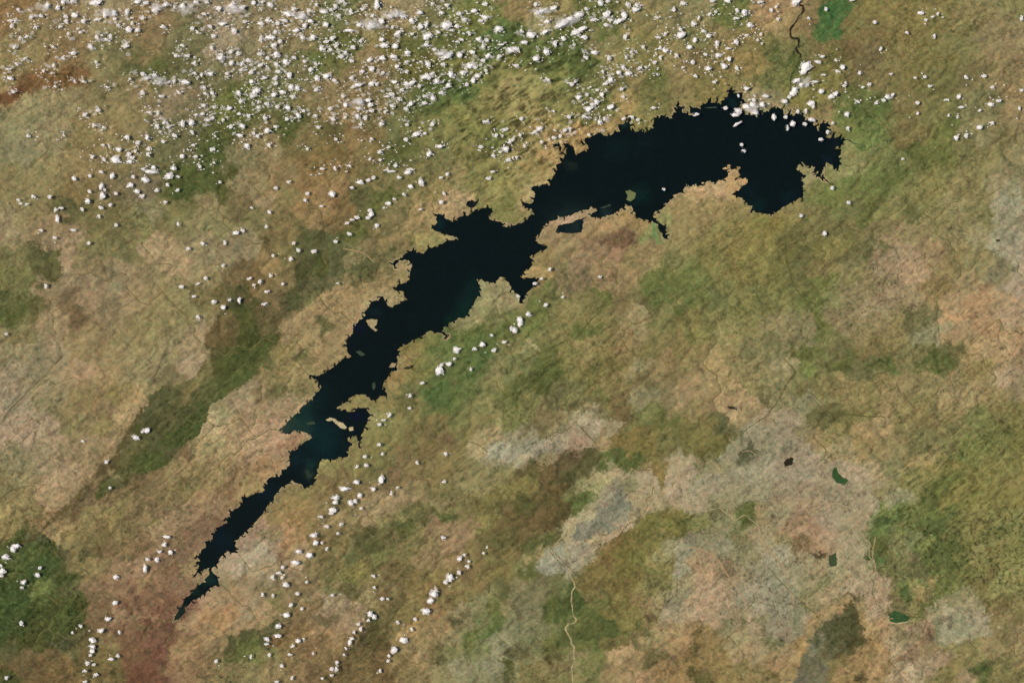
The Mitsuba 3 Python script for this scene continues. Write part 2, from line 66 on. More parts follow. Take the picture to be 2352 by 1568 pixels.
15 1190 150 130 78;60 1190 135 120 70;100 1190 150 110 70;130 1180 140 105 65;20 1220 140 120 70;60 1215 70 82 48;80 1200 90 92 52;35 1235 75 80 48;120 1220 165 130 90;140 1235 175 140 95;90 1240 100 85 60;170 1240 135 120 70;200 1190 140 125 75;260 1190 135 120 65;300 1190 115 98 65;340 1190 140 120 78;380 1210 160 130 95;420 1190 150 120 90;440 1220 130 95 70;470 1210 125 88 65;460 1245 130 100 70;410 1230 135 105 75;330 1240 130 95 65;280 1230 125 105 65;240 1230 125 100 62;220 1260 110 98 55;208 1270 80 85 48;250 1260 120 92 65;300 1270 125 100 65;360 1290 140 105 80;400 1300 130 90 65;430 1270 135 100 78;460 1290 130 100 75;430 1310 155 135 80;280 1310 155 120 90;310 1300 165 128 98;210 1310 140 120 75;190 1290 135 120 68;150 1270 85 82 58;110 1270 72 80 50;60 1270 72 88 45;90 1300 50 85 48;40 1290 75 88 48;30 1320 62 75 42;15 1350 56 78 42;60 1370 56 85 40;100 1350 120 125 75;110 1370 75 90 48;150 1340 62 75 40;145 1360 90 78 48;130 1390 75 75 45;160 1380 70 80 45;190 1390 75 72 42;180 1350 105 95 55;20 1400 53 78 48;50 1420 56 80 48;20 1440 60 80 48;80 1400 66 78 45;100 1440 80 76 48;130 1420 72 80 45;150 1410 65 85 48;160 1440 68 78 45;40 1480 78 75 50;100 1470 80 74 50;140 1480 85 80 52;20 1500 75 85 48;60 1510 110 90 58;100 1510 115 88 55;30 1540 110 85 55;90 1540 110 80 50;150 1525 135 95 55;130 1555 110 85 50;20 1560 60 75 42;180 1500 105 90 55;160 1510 100 108 66;230 1370 120 92 62;220 1340 135 105 75;260 1350 140 105 78;300 1350 140 95 72;300 1380 120 72 55;340 1370 125 85 60;360 1350 135 92 68;400 1360 130 85 62;380 1390 125 80 58;420 1340 135 100 75;330 1340 150 125 78;280 1400 155 120 88;300 1410 150 115 85;230 1410 115 92 60;370 1410 160 110 75;350 1400 140 100 70;390 1420 125 75 60;330 1435 105 60 48;370 1440 120 75 58;300 1440 130 95 70;280 1470 120 82 58;340 1470 125 82 62;400 1450 120 82 62;430 1440 125 100 72;390 1480 120 72 60;330 1500 112 82 55;360 1500 120 68 55;290 1520 125 78 55;340 1530 128 70 52;380 1510 115 65 58;320 1560 115 65 48;350 1555 120 68 50;280 1550 95 90 50;260 1560 115 100 58;240 1500 120 105 55;250 1480 130 115 70;230 1530 110 98 55;400 1520 150 110 72;430 1500 165 130 85;440 1480 140 118 70;410 1550 140 105 78;440 1540 145 108 75;470 1500 130 105 75;460 1520 125 95 70;500 1480 130 110 78;500 1510 120 115 70;490 1550 135 115 70;540 1500 75 88 42;570 1490 80 98 50;560 1530 140 118 80;520 1550 130 110 70;545 1470 70 82 45;480 1460 155 120 85;440 1430 165 135 100;500 1430 180 125 72;480 1410 170 115 72;520 1410 175 122 75;540 1400 170 122 80;500 1445 170 122 70;550 1430 160 130 95;570 1400 160 135 115;500 1380 160 125 90;540 1370 150 118 85;480 1360 175 130 110;450 1380 140 90 75;470 1340 150 125 85;530 1340 140 125 80;560 1340 155 125 85;520 1310 160 140 105;540 1300 165 150 135;570 1280 170 160 155;520 1290 165 140 130;560 1250 160 125 100;570 1230 170 130 110;555 1265 150 125 105;580 1210 150 110 85;
600 1265 165 155 150;615 1280 160 148 142;590 1275 168 158 152;600 1240 170 130 110;620 1235 120 115 70;600 1300 170 140 100;640 1220 160 125 85;670 1215 180 122 75;680 1235 185 120 68;660 1240 180 115 68;700 1200 150 112 65;650 1280 125 85 55;640 1260 160 125 105;690 1260 165 140 100;680 1290 175 140 115;620 1320 150 135 100;660 1320 140 118 88;690 1320 135 110 80;720 1300 120 112 65;700 1350 125 98 65;650 1360 120 112 65;610 1360 135 120 78;600 1400 175 135 100;610 1420 165 130 90;640 1390 125 115 62;680 1380 135 112 75;720 1370 150 112 75;720 1330 120 100 65;760 1380 150 130 110;740 1380 155 140 120;780 1400 155 130 105;800 1420 160 125 100;760 1420 110 98 68;720 1400 130 100 65;680 1420 125 98 62;630 1440 75 85 55;600 1470 75 85 45;640 1470 130 90 50;680 1460 135 100 60;730 1440 160 118 75;760 1450 165 122 75;790 1440 155 120 85;720 1480 135 100 68;800 1470 130 100 60;620 1510 130 118 72;660 1500 135 108 65;720 1520 125 105 65;620 1540 150 120 85;680 1550 140 110 75;700 1540 110 85 60;780 1530 110 90 55;590 1500 100 118 60;770 1310 115 108 55;810 1320 125 118 50;830 1310 135 120 55;780 1340 135 115 70;770 1350 110 118 65;800 1350 95 88 48;760 1290 105 92 52;770 1230 120 102 65;720 1250 130 112 65;780 1250 125 105 65;830 1260 95 88 50;850 1250 72 80 42;830 1240 80 82 45;820 1275 85 95 55;880 1280 105 110 60;860 1300 110 95 52;850 1190 160 130 95;830 1200 165 130 98;800 1200 130 115 72;740 1200 125 108 65;770 1190 150 125 85;900 1190 140 130 75;910 1210 80 90 48;950 1190 105 108 58;900 1230 100 88 52;880 1230 95 88 48;915 1216 70 95 50;1000 1185 75 95 50;1020 1185 70 90 45;960 1210 90 88 50;990 1210 140 95 75;1030 1210 165 125 95;1050 1220 155 118 90;960 1230 130 115 70;940 1250 125 110 65;1000 1230 145 122 78;1050 1250 160 122 92;1060 1270 155 115 85;1000 1260 140 115 80;980 1280 140 115 78;1020 1290 150 118 80;950 1290 120 105 55;900 1310 115 92 58;960 1310 110 95 52;1000 1330 120 112 60;880 1340 135 115 80;870 1360 120 90 65;920 1340 118 98 62;920 1370 110 98 58;960 1370 120 105 60;850 1380 145 125 85;900 1410 100 90 52;880 1390 120 105 62;940 1400 120 110 58;870 1430 85 85 42;850 1440 80 82 42;860 1470 75 75 38;830 1470 75 72 42;900 1450 110 98 58;890 1470 85 75 42;830 1510 100 85 50;850 1500 110 90 55;870 1500 130 95 62;920 1490 150 125 80;900 1530 130 108 65;860 1545 110 80 48;830 1555 120 98 58;960 1500 160 128 92;970 1480 140 120 80;940 1450 165 128 80;1000 1400 160 112 75;990 1390 150 100 65;970 1360 130 105 58;1030 1370 125 110 58;1080 1350 135 110 60;1050 1330 125 98 60;1060 1300 120 98 62;1100 1290 125 105 60;1080 1260 125 112 62;1120 1240 115 102 58;1110 1200 135 122 68;1150 1200 105 85 52;1160 1230 95 90 50;1130 1280 115 105 58;1150 1320 125 105 50;1100 1390 150 135 95;1150 1360 95 92 50;1050 1420 95 88 60;1060 1400 150 130 100;1010 1440 150 118 80;1050 1450 145 128 92;1100 1430 115 118 68;1130 1430 75 105 55;1140 1440 55 100 55;1120 1400 95 105 55;1140 1410 75 110 58;1090 1470 95 108 55;1100 1490 125 122 65;1160 1470 150 135 110;1150 1500 150 138 112;1050 1490 125 118 65;1000 1510 105 98 55;1005 1515 75 82 45;1160 1525 72 82 42;1120 1530 140 130 105;1060 1530 145 132 105;1000 1550 140 128 85;1100 1555 135 125 88;950 1540 130 108 65;970 1520 150 120 80;1160 1400 140 118 75;
1190 1190 98 85 48;1230 1200 110 78 50;1270 1190 95 80 45;1200 1230 110 90 55;1210 1250 80 88 42;1250 1240 85 92 42;1280 1230 90 85 45;1190 1270 115 98 55;1250 1265 165 138 95;1240 1270 175 140 95;1300 1215 160 150 105;1320 1200 165 142 110;1350 1190 160 150 110;1330 1220 120 118 105;1380 1210 120 118 105;1410 1190 130 125 110;1400 1220 125 120 105;1330 1260 150 140 130;1310 1270 150 140 128;1340 1270 160 135 125;1270 1290 150 145 140;1250 1295 150 148 145;1290 1310 145 132 112;1240 1310 145 140 115;1360 1240 175 140 100;1400 1235 170 138 105;1430 1205 165 140 115;1415 1243 125 90 55;1350 1285 145 132 95;1450 1190 150 132 98;1470 1200 115 108 52;1500 1200 110 105 48;1480 1230 105 98 45;1450 1240 115 98 48;1520 1210 125 110 55;1500 1250 115 108 50;1440 1270 115 105 48;1480 1280 105 105 42;1430 1300 110 100 45;1500 1300 110 112 50;1400 1290 115 90 52;1370 1310 120 105 55;1450 1320 115 100 50;1500 1330 115 110 60;1400 1330 130 112 58;1350 1330 120 100 55;1430 1350 115 95 50;1360 1360 115 100 60;1420 1380 125 110 55;1480 1360 135 125 75;1510 1280 150 125 75;1530 1300 130 118 60;1190 1300 115 115 60;1210 1320 80 95 50;1190 1350 135 115 85;1220 1360 125 112 85;1240 1340 115 105 72;1270 1330 115 112 68;1290 1350 118 110 65;1230 1400 125 118 90;1210 1400 125 98 75;1180 1420 125 118 85;1260 1400 78 90 42;1270 1420 62 95 42;1300 1390 70 88 45;1320 1370 58 95 45;1330 1390 62 95 48;1290 1430 72 88 42;1250 1430 95 98 45;1310 1430 115 110 50;1350 1410 95 105 50;1380 1430 62 90 42;1390 1450 65 92 45;1360 1450 100 92 45;1340 1455 75 88 50;1230 1450 125 120 85;1200 1450 130 120 90;1260 1450 115 115 65;1220 1480 115 110 75;1270 1470 95 100 52;1300 1460 78 92 42;1350 1480 95 108 50;1370 1490 62 100 48;1340 1500 105 105 50;1300 1490 115 105 58;1280 1500 95 80 48;1390 1490 100 85 45;1420 1430 125 112 50;1450 1420 130 115 55;1440 1400 115 105 45;1470 1450 135 115 70;1430 1455 80 92 50;1470 1455 90 95 52;1420 1470 115 100 55;1500 1440 135 118 75;1500 1410 105 80 55;1490 1390 150 118 88;1460 1380 125 100 65;1540 1390 160 140 115;1520 1380 145 130 95;1560 1380 125 122 95;1540 1420 150 130 100;1510 1460 160 145 100;1550 1440 165 135 95;1580 1400 160 130 100;1560 1340 150 135 85;1560 1300 150 138 118;1540 1260 150 140 118;1570 1250 148 138 105;1600 1230 130 115 95;1630 1230 140 128 98;1650 1200 130 125 80;1600 1200 125 122 75;1560 1195 125 112 50;1580 1200 105 98 45;1640 1185 95 88 48;1710 1190 70 92 45;1690 1210 125 125 75;1740 1190 150 125 85;1700 1240 125 112 68;1740 1230 155 130 100;1620 1260 140 125 95;1640 1280 155 130 100;1600 1290 165 130 90;1650 1250 140 132 112;1690 1280 130 120 85;1730 1280 135 122 80;1620 1320 175 138 102;1610 1350 178 142 112;1630 1360 170 140 110;1600 1380 160 130 95;1640 1400 165 138 105;1610 1410 175 142 112;1650 1420 160 138 102;1670 1350 160 128 92;1690 1330 140 125 88;1700 1370 140 130 115;1730 1350 150 138 125;1660 1310 130 100 70;1740 1310 135 128 100;1740 1400 150 138 120;1700 1400 150 125 92;1680 1440 125 118 75;1720 1440 165 135 100;1740 1430 130 118 70;1700 1470 155 140 105;1740 1490 150 138 110;1560 1470 170 130 85;1600 1480 125 100 55;1620 1460 140 112 65;1580 1500 105 82 42;1590 1490 78 70 40;1540 1500 165 125 85;1510 1500 165 128 90;1440 1490 175 135 95;1400 1510 170 132 92;1420 1510 178 140 105;1460 1510 150 118 78;1400 1530 160 130 85;1430 1540 150 128 82;1390 1550 135 120 75;1420 1560 170 130 95;1460 1555 175 130 98;1480 1520 95 92 50;1510 1510 85 85 45;1540 1520 110 88 65;1500 1540 165 120 75;1550 1530 150 112 65;1570 1540 145 112 65;1600 1520 140 112 62;1630 1510 145 115 70;1600 1545 90 85 45;1640 1545 90 88 48;1630 1560 80 85 45;1570 1560 165 115 72;1680 1510 140 115 60;1700 1530 135 118 65;1720 1500 165 130 100;1740 1540 135 118 65;1680 1555 145 112 55;1720 1560 140 112 65;1190 1500 85 80 48;1190 1530 135 125 78;1230 1500 115 108 65;1220 1540 125 110 60;1260 1520 135 115 70;1310 1510 145 120 90;1280 1540 125 105 70;1320 1540 135 120 78;1350 1530 125 120 68;1340 1550 110 112 62;1300 1560 135 122 72;1240 1560 120 105 55;1370 1510 105 118 58;
1790 1185 145 128 95;1830 1200 170 130 95;1850 1220 175 130 98;1810 1210 160 130 95;1870 1210 170 125 95;1900 1190 150 140 120;1930 1190 155 140 115;1950 1210 150 132 98;1980 1190 160 130 100;1800 1240 145 130 75;1790 1270 150 142 120;1840 1260 115 100 60;1870 1240 170 115 85;1900 1240 165 138 110;1950 1240 155 135 108;1880 1260 165 135 95;1876 1275 75 60 35;1850 1290 150 128 95;1810 1300 150 135 105;1780 1300 145 138 130;1780 1330 135 130 118;1830 1330 140 128 92;1880 1310 165 130 95;1900 1330 115 120 75;1930 1300 155 145 105;1980 1280 155 140 105;1970 1320 150 130 100;1930 1330 165 140 105;1960 1345 160 140 115;1910 1360 165 138 105;1850 1360 125 120 75;1850 1380 115 112 55;1800 1380 140 130 118;1820 1400 130 125 100;1780 1400 135 130 112;1780 1430 145 132 112;1870 1380 135 125 85;2000 1190 105 120 60;2040 1190 52 92 48;2032 1200 55 95 48;2040 1210 80 105 55;2020 1220 75 105 55;2080 1200 110 108 60;2070 1220 115 105 65;2130 1220 75 95 48;2140 1235 120 125 75;2100 1240 125 115 75;2160 1210 58 92 48;2145 1222 62 95 50;2020 1260 85 85 52;2010 1280 70 95 55;2060 1270 115 105 68;2100 1280 120 98 72;2060 1300 115 105 62;2110 1300 95 92 55;2150 1260 85 98 48;2170 1260 75 95 45;2200 1210 115 105 55;2250 1200 125 112 60;2220 1240 120 112 55;2300 1200 115 110 60;2340 1210 125 118 68;2290 1220 105 105 55;2340 1250 115 112 55;2280 1250 130 118 65;2240 1270 140 122 75;2200 1280 110 105 52;2190 1290 85 88 45;2240 1310 110 105 50;2300 1300 120 115 58;2340 1310 130 122 70;2310 1330 140 132 75;2250 1330 115 98 55;2200 1330 105 110 52;2150 1320 90 100 55;2170 1340 85 98 52;2050 1330 120 102 65;2030 1310 115 110 60;2050 1360 115 105 62;2040 1390 110 92 65;2080 1350 80 110 58;2082 1362 52 100 52;2078 1374 50 98 52;2100 1350 125 130 70;2110 1380 140 110 65;2120 1350 165 120 75;2140 1370 105 98 60;2080 1400 125 108 70;2130 1400 85 95 58;2110 1410 120 115 62;2020 1350 165 138 110;2010 1380 165 132 105;2025 1390 165 140 115;2000 1410 165 135 98;1970 1390 140 125 70;1940 1380 150 128 75;1980 1420 155 125 75;2000 1440 165 128 85;2030 1440 175 130 90;1920 1400 165 125 85;1900 1410 165 125 80;1950 1370 95 75 45;1940 1410 82 76 45;1955 1420 78 70 40;1930 1430 80 80 45;1900 1440 82 85 56;1920 1460 90 85 50;1950 1450 88 83 45;1960 1460 75 70 40;1890 1460 82 87 58;1940 1480 92 84 54;1970 1475 82 74 40;1900 1490 100 92 60;1870 1490 130 120 98;1880 1500 115 108 78;1920 1500 92 80 48;1860 1520 108 103 78;1850 1540 103 98 62;1830 1560 103 92 80;1870 1550 108 98 78;1900 1530 112 108 60;1930 1520 115 100 52;1850 1420 140 130 105;1830 1440 135 130 100;1870 1430 165 125 65;1800 1460 150 125 105;1810 1490 170 135 105;1830 1490 165 120 58;1780 1480 110 108 55;1790 1520 155 115 78;1810 1520 165 130 85;1780 1550 95 85 45;1800 1545 150 125 75;1990 1450 165 128 80;2000 1490 160 120 65;2040 1470 165 130 95;2060 1480 165 145 118;2040 1500 165 145 115;2070 1510 140 105 78;2010 1520 165 120 75;1990 1510 150 115 60;1960 1530 140 112 68;1940 1540 175 130 98;1950 1555 150 115 65;1990 1545 175 128 80;2020 1540 145 110 62;1960 1562 75 72 45;2070 1545 165 152 120;2080 1540 170 155 125;2060 1555 160 140 105;2090 1450 125 122 78;2110 1440 165 128 98;2130 1460 115 85 62;2150 1400 150 130 92;2180 1400 160 148 115;2190 1420 125 118 90;2200 1440 140 140 110;2170 1440 150 140 115;2220 1410 150 140 108;2250 1420 160 145 118;2240 1390 150 130 92;2260 1450 155 140 110;2190 1460 160 148 115;2150 1450 115 115 78;2300 1440 135 120 75;2340 1420 115 105 55;2340 1390 135 120 72;2280 1400 115 95 55;2310 1380 110 98 55;2260 1370 125 112 65;2200 1370 130 120 68;2160 1370 85 98 55;2300 1460 110 98 60;2340 1450 150 125 90;2260 1480 150 120 85;2300 1490 150 122 82;2340 1500 145 122 78;2200 1480 130 125 70;2140 1490 150 115 75;2160 1510 165 130 110;2140 1530 165 138 115;2200 1500 135 122 65;2220 1510 120 112 60;2250 1520 135 122 75;2260 1535 58 92 55;2255 1550 62 95 52;2250 1565 58 90 50;2200 1540 135 115 50;2160 1550 125 112 55;2210 1550 165 130 105;2300 1530 125 112 62;2340 1540 118 105 58;2310 1560 125 108 60;2180 1560 130 112 52"""
SHORE = """20 1965 840;20 1975 832;20 2030 828;20 2035 880;20 2060 900;20 2140 908;20 2135 940;20 2085 965;20 2050 1000;20 2060 1040;20 2110 1050;20 2200 1062;20 2300 1050;20 2345 1015;30 0 1042;30 40 1035;30 90 1040;30 210 1052;30 290 1045;30 330 1070;30 370 1095;30 375 1125;30 415 1130;30 415 1150;30 450 1175;30 475 1165;30 480 1140;30 525 1132;30 535 1150;30 575 1150;30 570 1190;30 530 1195;30 510 1240;30 480 1275;30 520 1268;30 600 1262;30 665 1266;30 670 1285;30 730 1285;30 680 1302;30 675 1340;30 575 1345;30 490 1370;30 470 1388;30 520 1395;30 575 1400;30 580 1415;30 655 1415;30 655 1520;30 600 1520;30 545 1510;30 530 1535;30 480 1540;31 490 0;31 487 50;31 540 85;31 565 115;31 530 95;31 480 68;31 462 50;31 462 0;30 440 1535;30 415 1535;30 390 1500;30 345 1480;30 300 1490;30 285 1510;30 250 1540;30 270 1566;31 300 15;31 350 40;31 350 60;31 300 90;31 340 110;31 325 130;31 325 220;31 300 250;31 250 270;31 200 300;31 130 340;31 75 385;31 70 395;31 0 400;21 2320 395;21 2240 385;21 2205 345;21 2150 290;21 2120 260;21 2040 225;21 2010 215;21 2080 185;21 2120 140;21 2165 115;21 2170 75;21 2120 60;21 2050 90;21 2045 80;21 2110 30;20 2110 1560;20 2095 1530;20 2000 1512;20 1960 1535;20 1930 1558;21 1975 0;21 1985 50;21 1940 80;21 1890 95;21 1870 110;21 1830 110;21 1790 70;21 1750 20;21 1735 30;21 1775 90;21 1780 110;21 1740 105;21 1740 130;21 1705 150;21 1690 120;21 1670 125;21 1640 150;21 1620 110;21 1600 120;21 1600 145;21 1570 180;21 1540 205;21 1510 215;21 1480 225;21 1445 240;21 1450 270;21 1430 300;21 1415 320;21 1385 350;21 1370 360;21 1340 365;21 1310 382;21 1285 405;21 1300 430;21 1295 445;21 1340 460;21 1375 490;21 1400 505;21 1430 525;21 1400 535;21 1432 565;21 1405 580;21 1435 605;21 1405 625;21 1385 610;21 1380 575;21 1355 555;21 1345 500;21 1300 470;21 1270 455;21 1200 450;21 1180 438;21 1120 442;21 1140 425;21 1135 385;21 1110 370;21 1100 325;21 1050 322;21 1010 340;21 960 375;21 930 405;21 850 420;21 822 430;21 815 452;21 805 435;21 730 430;21 720 410;21 750 382;21 780 370;21 800 350;21 785 330;21 775 315;21 740 325;21 690 360;21 640 370;21 590 385;21 560 400;21 480 420;21 430 432;21 400 455;21 350 462;21 310 482;21 290 510;21 260 570;21 210 610;21 240 640;21 235 660;21 330 690;21 320 715;21 270 730;21 220 760;21 160 795;21 185 810;21 190 860;21 160 900;21 110 930;21 75 970;21 150 985;21 250 988;21 245 1005;21 200 1030;21 230 1050;21 220 1070;21 180 1080;21 150 1110;21 120 1150;21 105 1190;21 105 1220;21 60 1215;21 70 1180;21 50 1130;21 15 1100;21 0 1092;11 2340 1060;11 2310 1020;11 2290 985;11 2250 975;11 2225 1000;11 2205 1030;11 2100 1025;11 2070 995;11 2030 995;11 2045 1030;11 2065 1060;11 2060 1130;11 2020 1190;11 1990 1240;11 1960 1290;11 1945 1320;11 1920 1345;11 1850 1365;11 1800 1385;11 1740 1430;11 1680 1440;11 1700 1462;11 1735 1485;11 1765 1535;11 1730 1510;11 1700 1490;11 1640 1465;11 1570 1480;11 1540 1510;11 1490 1540;11 1430 1560;12 1400 15;12 1350 45;12 1310 50;12 1300 80;12 1330 90;12 1300 130;12 1300 180;12 1290 235;12 1300 250;12 1290 270;12 1240 280;12 1220 300;12 1200 350;12 1170 380;12 1160 440;12 1190 460;12 1210 495;12 1150 500;12 1110 530;12 1060 545;12 1045 520;12 1010 490;12 930 485;12 890 500;12 850 525;12 810 565;12 770 590;12 735 610;12 800 622;12 860 645;12 900 640;12 930 612;12 1010 605;12 1015 630;12 1050 660;12 1045 690;12 1030 700;12 1020 750;12 1000 790;12 985 830;12 965 860;12 960 930;12 955 985;12 940 960;12 930 890;12 925 862;12 860 870;12 835 890;12 860 920;12 885 935;12 880 960;12 850 975;12 850 1050;12 830 1060;12 760 1055;12 750 1075;12 660 1080;12 590 1090;12 580 1130;12 555 1200;12 555 1230;12 530 1250;12 560 1270;12 530 1300;12 490 1330;12 430 1350;12 430 1310;12 370 1298;12 320 1285;12 290 1310;12 230 1340;12 195 1385;12 190 1400;12 150 1430;12 130 1480;12 100 1520;12 70 1565;13 30 60;03 2351 85;03 2310 130;03 2260 180;03 2200 230;03 2165 290;03 2165 345;03 2190 370;03 2140 372;03 2080 365;03 2020 420;03 2010 460;03 1980 490;03 1945 512;03 1940 540;03 1990 580;03 2010 640;03 2020 680;03 2000 692;03 1980 670;03 1930 690;03 1890 740;03 1840 780;03 1780 800;03 1750 830;03 1710 880;03 1690 930;03 1660 970;03 1620 990;03 1580 1017;03 1600 985;03 1620 930;03 1650 890;03 1680 840;03 1700 790;03 1750 750;03 1790 700;03 1850 650;03 1880 620;03 1910 585;03 1925 560;03 1920 535;03 1900 522;03 1860 535;03 1810 570;03 1760 612;03 1800 560;03 1820 520;03 1830 495;03 1790 460;03 1840 450;03 1805 405;03 1850 385;03 1850 345;03 1900 320;03 1880 270;03 1950 250;03 1950 200;03 1990 170;03 1970 140;03 2030 130;03 2090 90;03 2070 60;03 2110 30;02 2115 1566;02 2170 1530;02 2210 1500;02 2230 1470;02 2220 1422;02 2290 1420;02 2340 1390;12 60 1385;12 85 1360;12 70 1310;12 120 1250;12 200 1240;12 240 1215;12 205 1185;12 290 1160;12 310 1110;12 305 1070;12 320 1010;12 380 985;12 400 940;12 440 925;12 470 905;12 500 910;12 530 948;12 540 930;12 510 875;12 470 838;12 400 818;12 350 812;12 320 845;12 280 852;12 235 840;12 240 790;12 290 740;12 330 700;12 380 650;12 420 600;12 480 555;12 530 500;12 570 460;12 600 425;12 590 390;12 550 345;12 500 315;12 545 300;12 560 330;12 620 290;12 680 255;12 720 225;12 770 185;12 800 155;12 870 140;12 840 100;12 830 50;12 830 0;11 835 1540;11 880 1500;11 900 1440;11 940 1380;11 975 1362;11 1000 1340;11 1000 1290;11 1040 1240;11 1070 1200;11 1130 1180;11 1150 1140;11 1180 1180;11 1205 1230;11 1240 1275;11 1260 1240;11 1330 1210;11 1395 1185;11 1360 1150;11 1355 1110;11 1290 1100;11 1250 1080;11 1310 1040;11 1370 1030;11 1420 990;11 1415 930;11 1435 870;11 1410 830;11 1370 815;11 1320 840;11 1270 870;11 1240 860;11 1290 820;11 1330 790;11 1370 760;11 1430 740;11 1440 700;11 1460 745;11 1540 760;11 1590 710;11 1680 690;11 1740 650;11 1790 635;11 1890 638;11 1890 618;11 1800 600;11 1760 592;11 1700 578;11 1640 550;11 1610 520;11 1655 490;11 1660 430;11 1675 395;11 1710 405;11 1740 440;11 1790 460;11 1830 465;11 1840 435;11 1890 420;11 1910 385;11 1935 415;11 2000 375;11 2050 345;11 2165 340;11 2175 375;11 2140 410;11 2135 445;11 2190 460;11 2250 470;11 2275 490;11 2260 510;11 2320 520;21 0 505;21 90 480;21 140 450;21 170 410;21 240 385;21 230 365;21 180 350;21 120 340;21 90 300;21 75 265;21 110 290;21 140 310;21 180 300;21 210 240;21 205 190;21 160 170;21 200 140;21 270 130;21 320 115;21 345 190;21 368 190;21 350 140;21 330 80;21 370 60;21 400 20;20 530 1562;20 600 1520;20 560 1500;20 480 1540;20 440 1510;20 460 1480;20 495 1420;20 490 1385;20 440 1360;20 425 1330;20 470 1355;20 560 1350;20 580 1390;20 630 1430;20 700 1440;20 770 1415;20 750 1390;20 690 1330;20 660 1325;20 700 1300;20 690 1268;20 760 1285;20 830 1250;20 910 1240;20 930 1270;20 990 1245;20 950 1215;20 1010 1200;20 990 1150;20 1040 1130;20 1070 1110;20 1085 1150;20 1075 1200;20 1150 1210;20 1200 1230;20 1250 1205;20 1290 1160;20 1310 1120;20 1345 1060;20 1360 1045;20 1400 1070;20 1460 1070;20 1500 1010;20 1470 970;20 1530 980;20 1570 1040;20 1560 1090;20 1580 1120;20 1625 1080;20 1640 990;20 1720 980;20 1760 950;20 1900 940;20 1950 920;20 1985 880"""
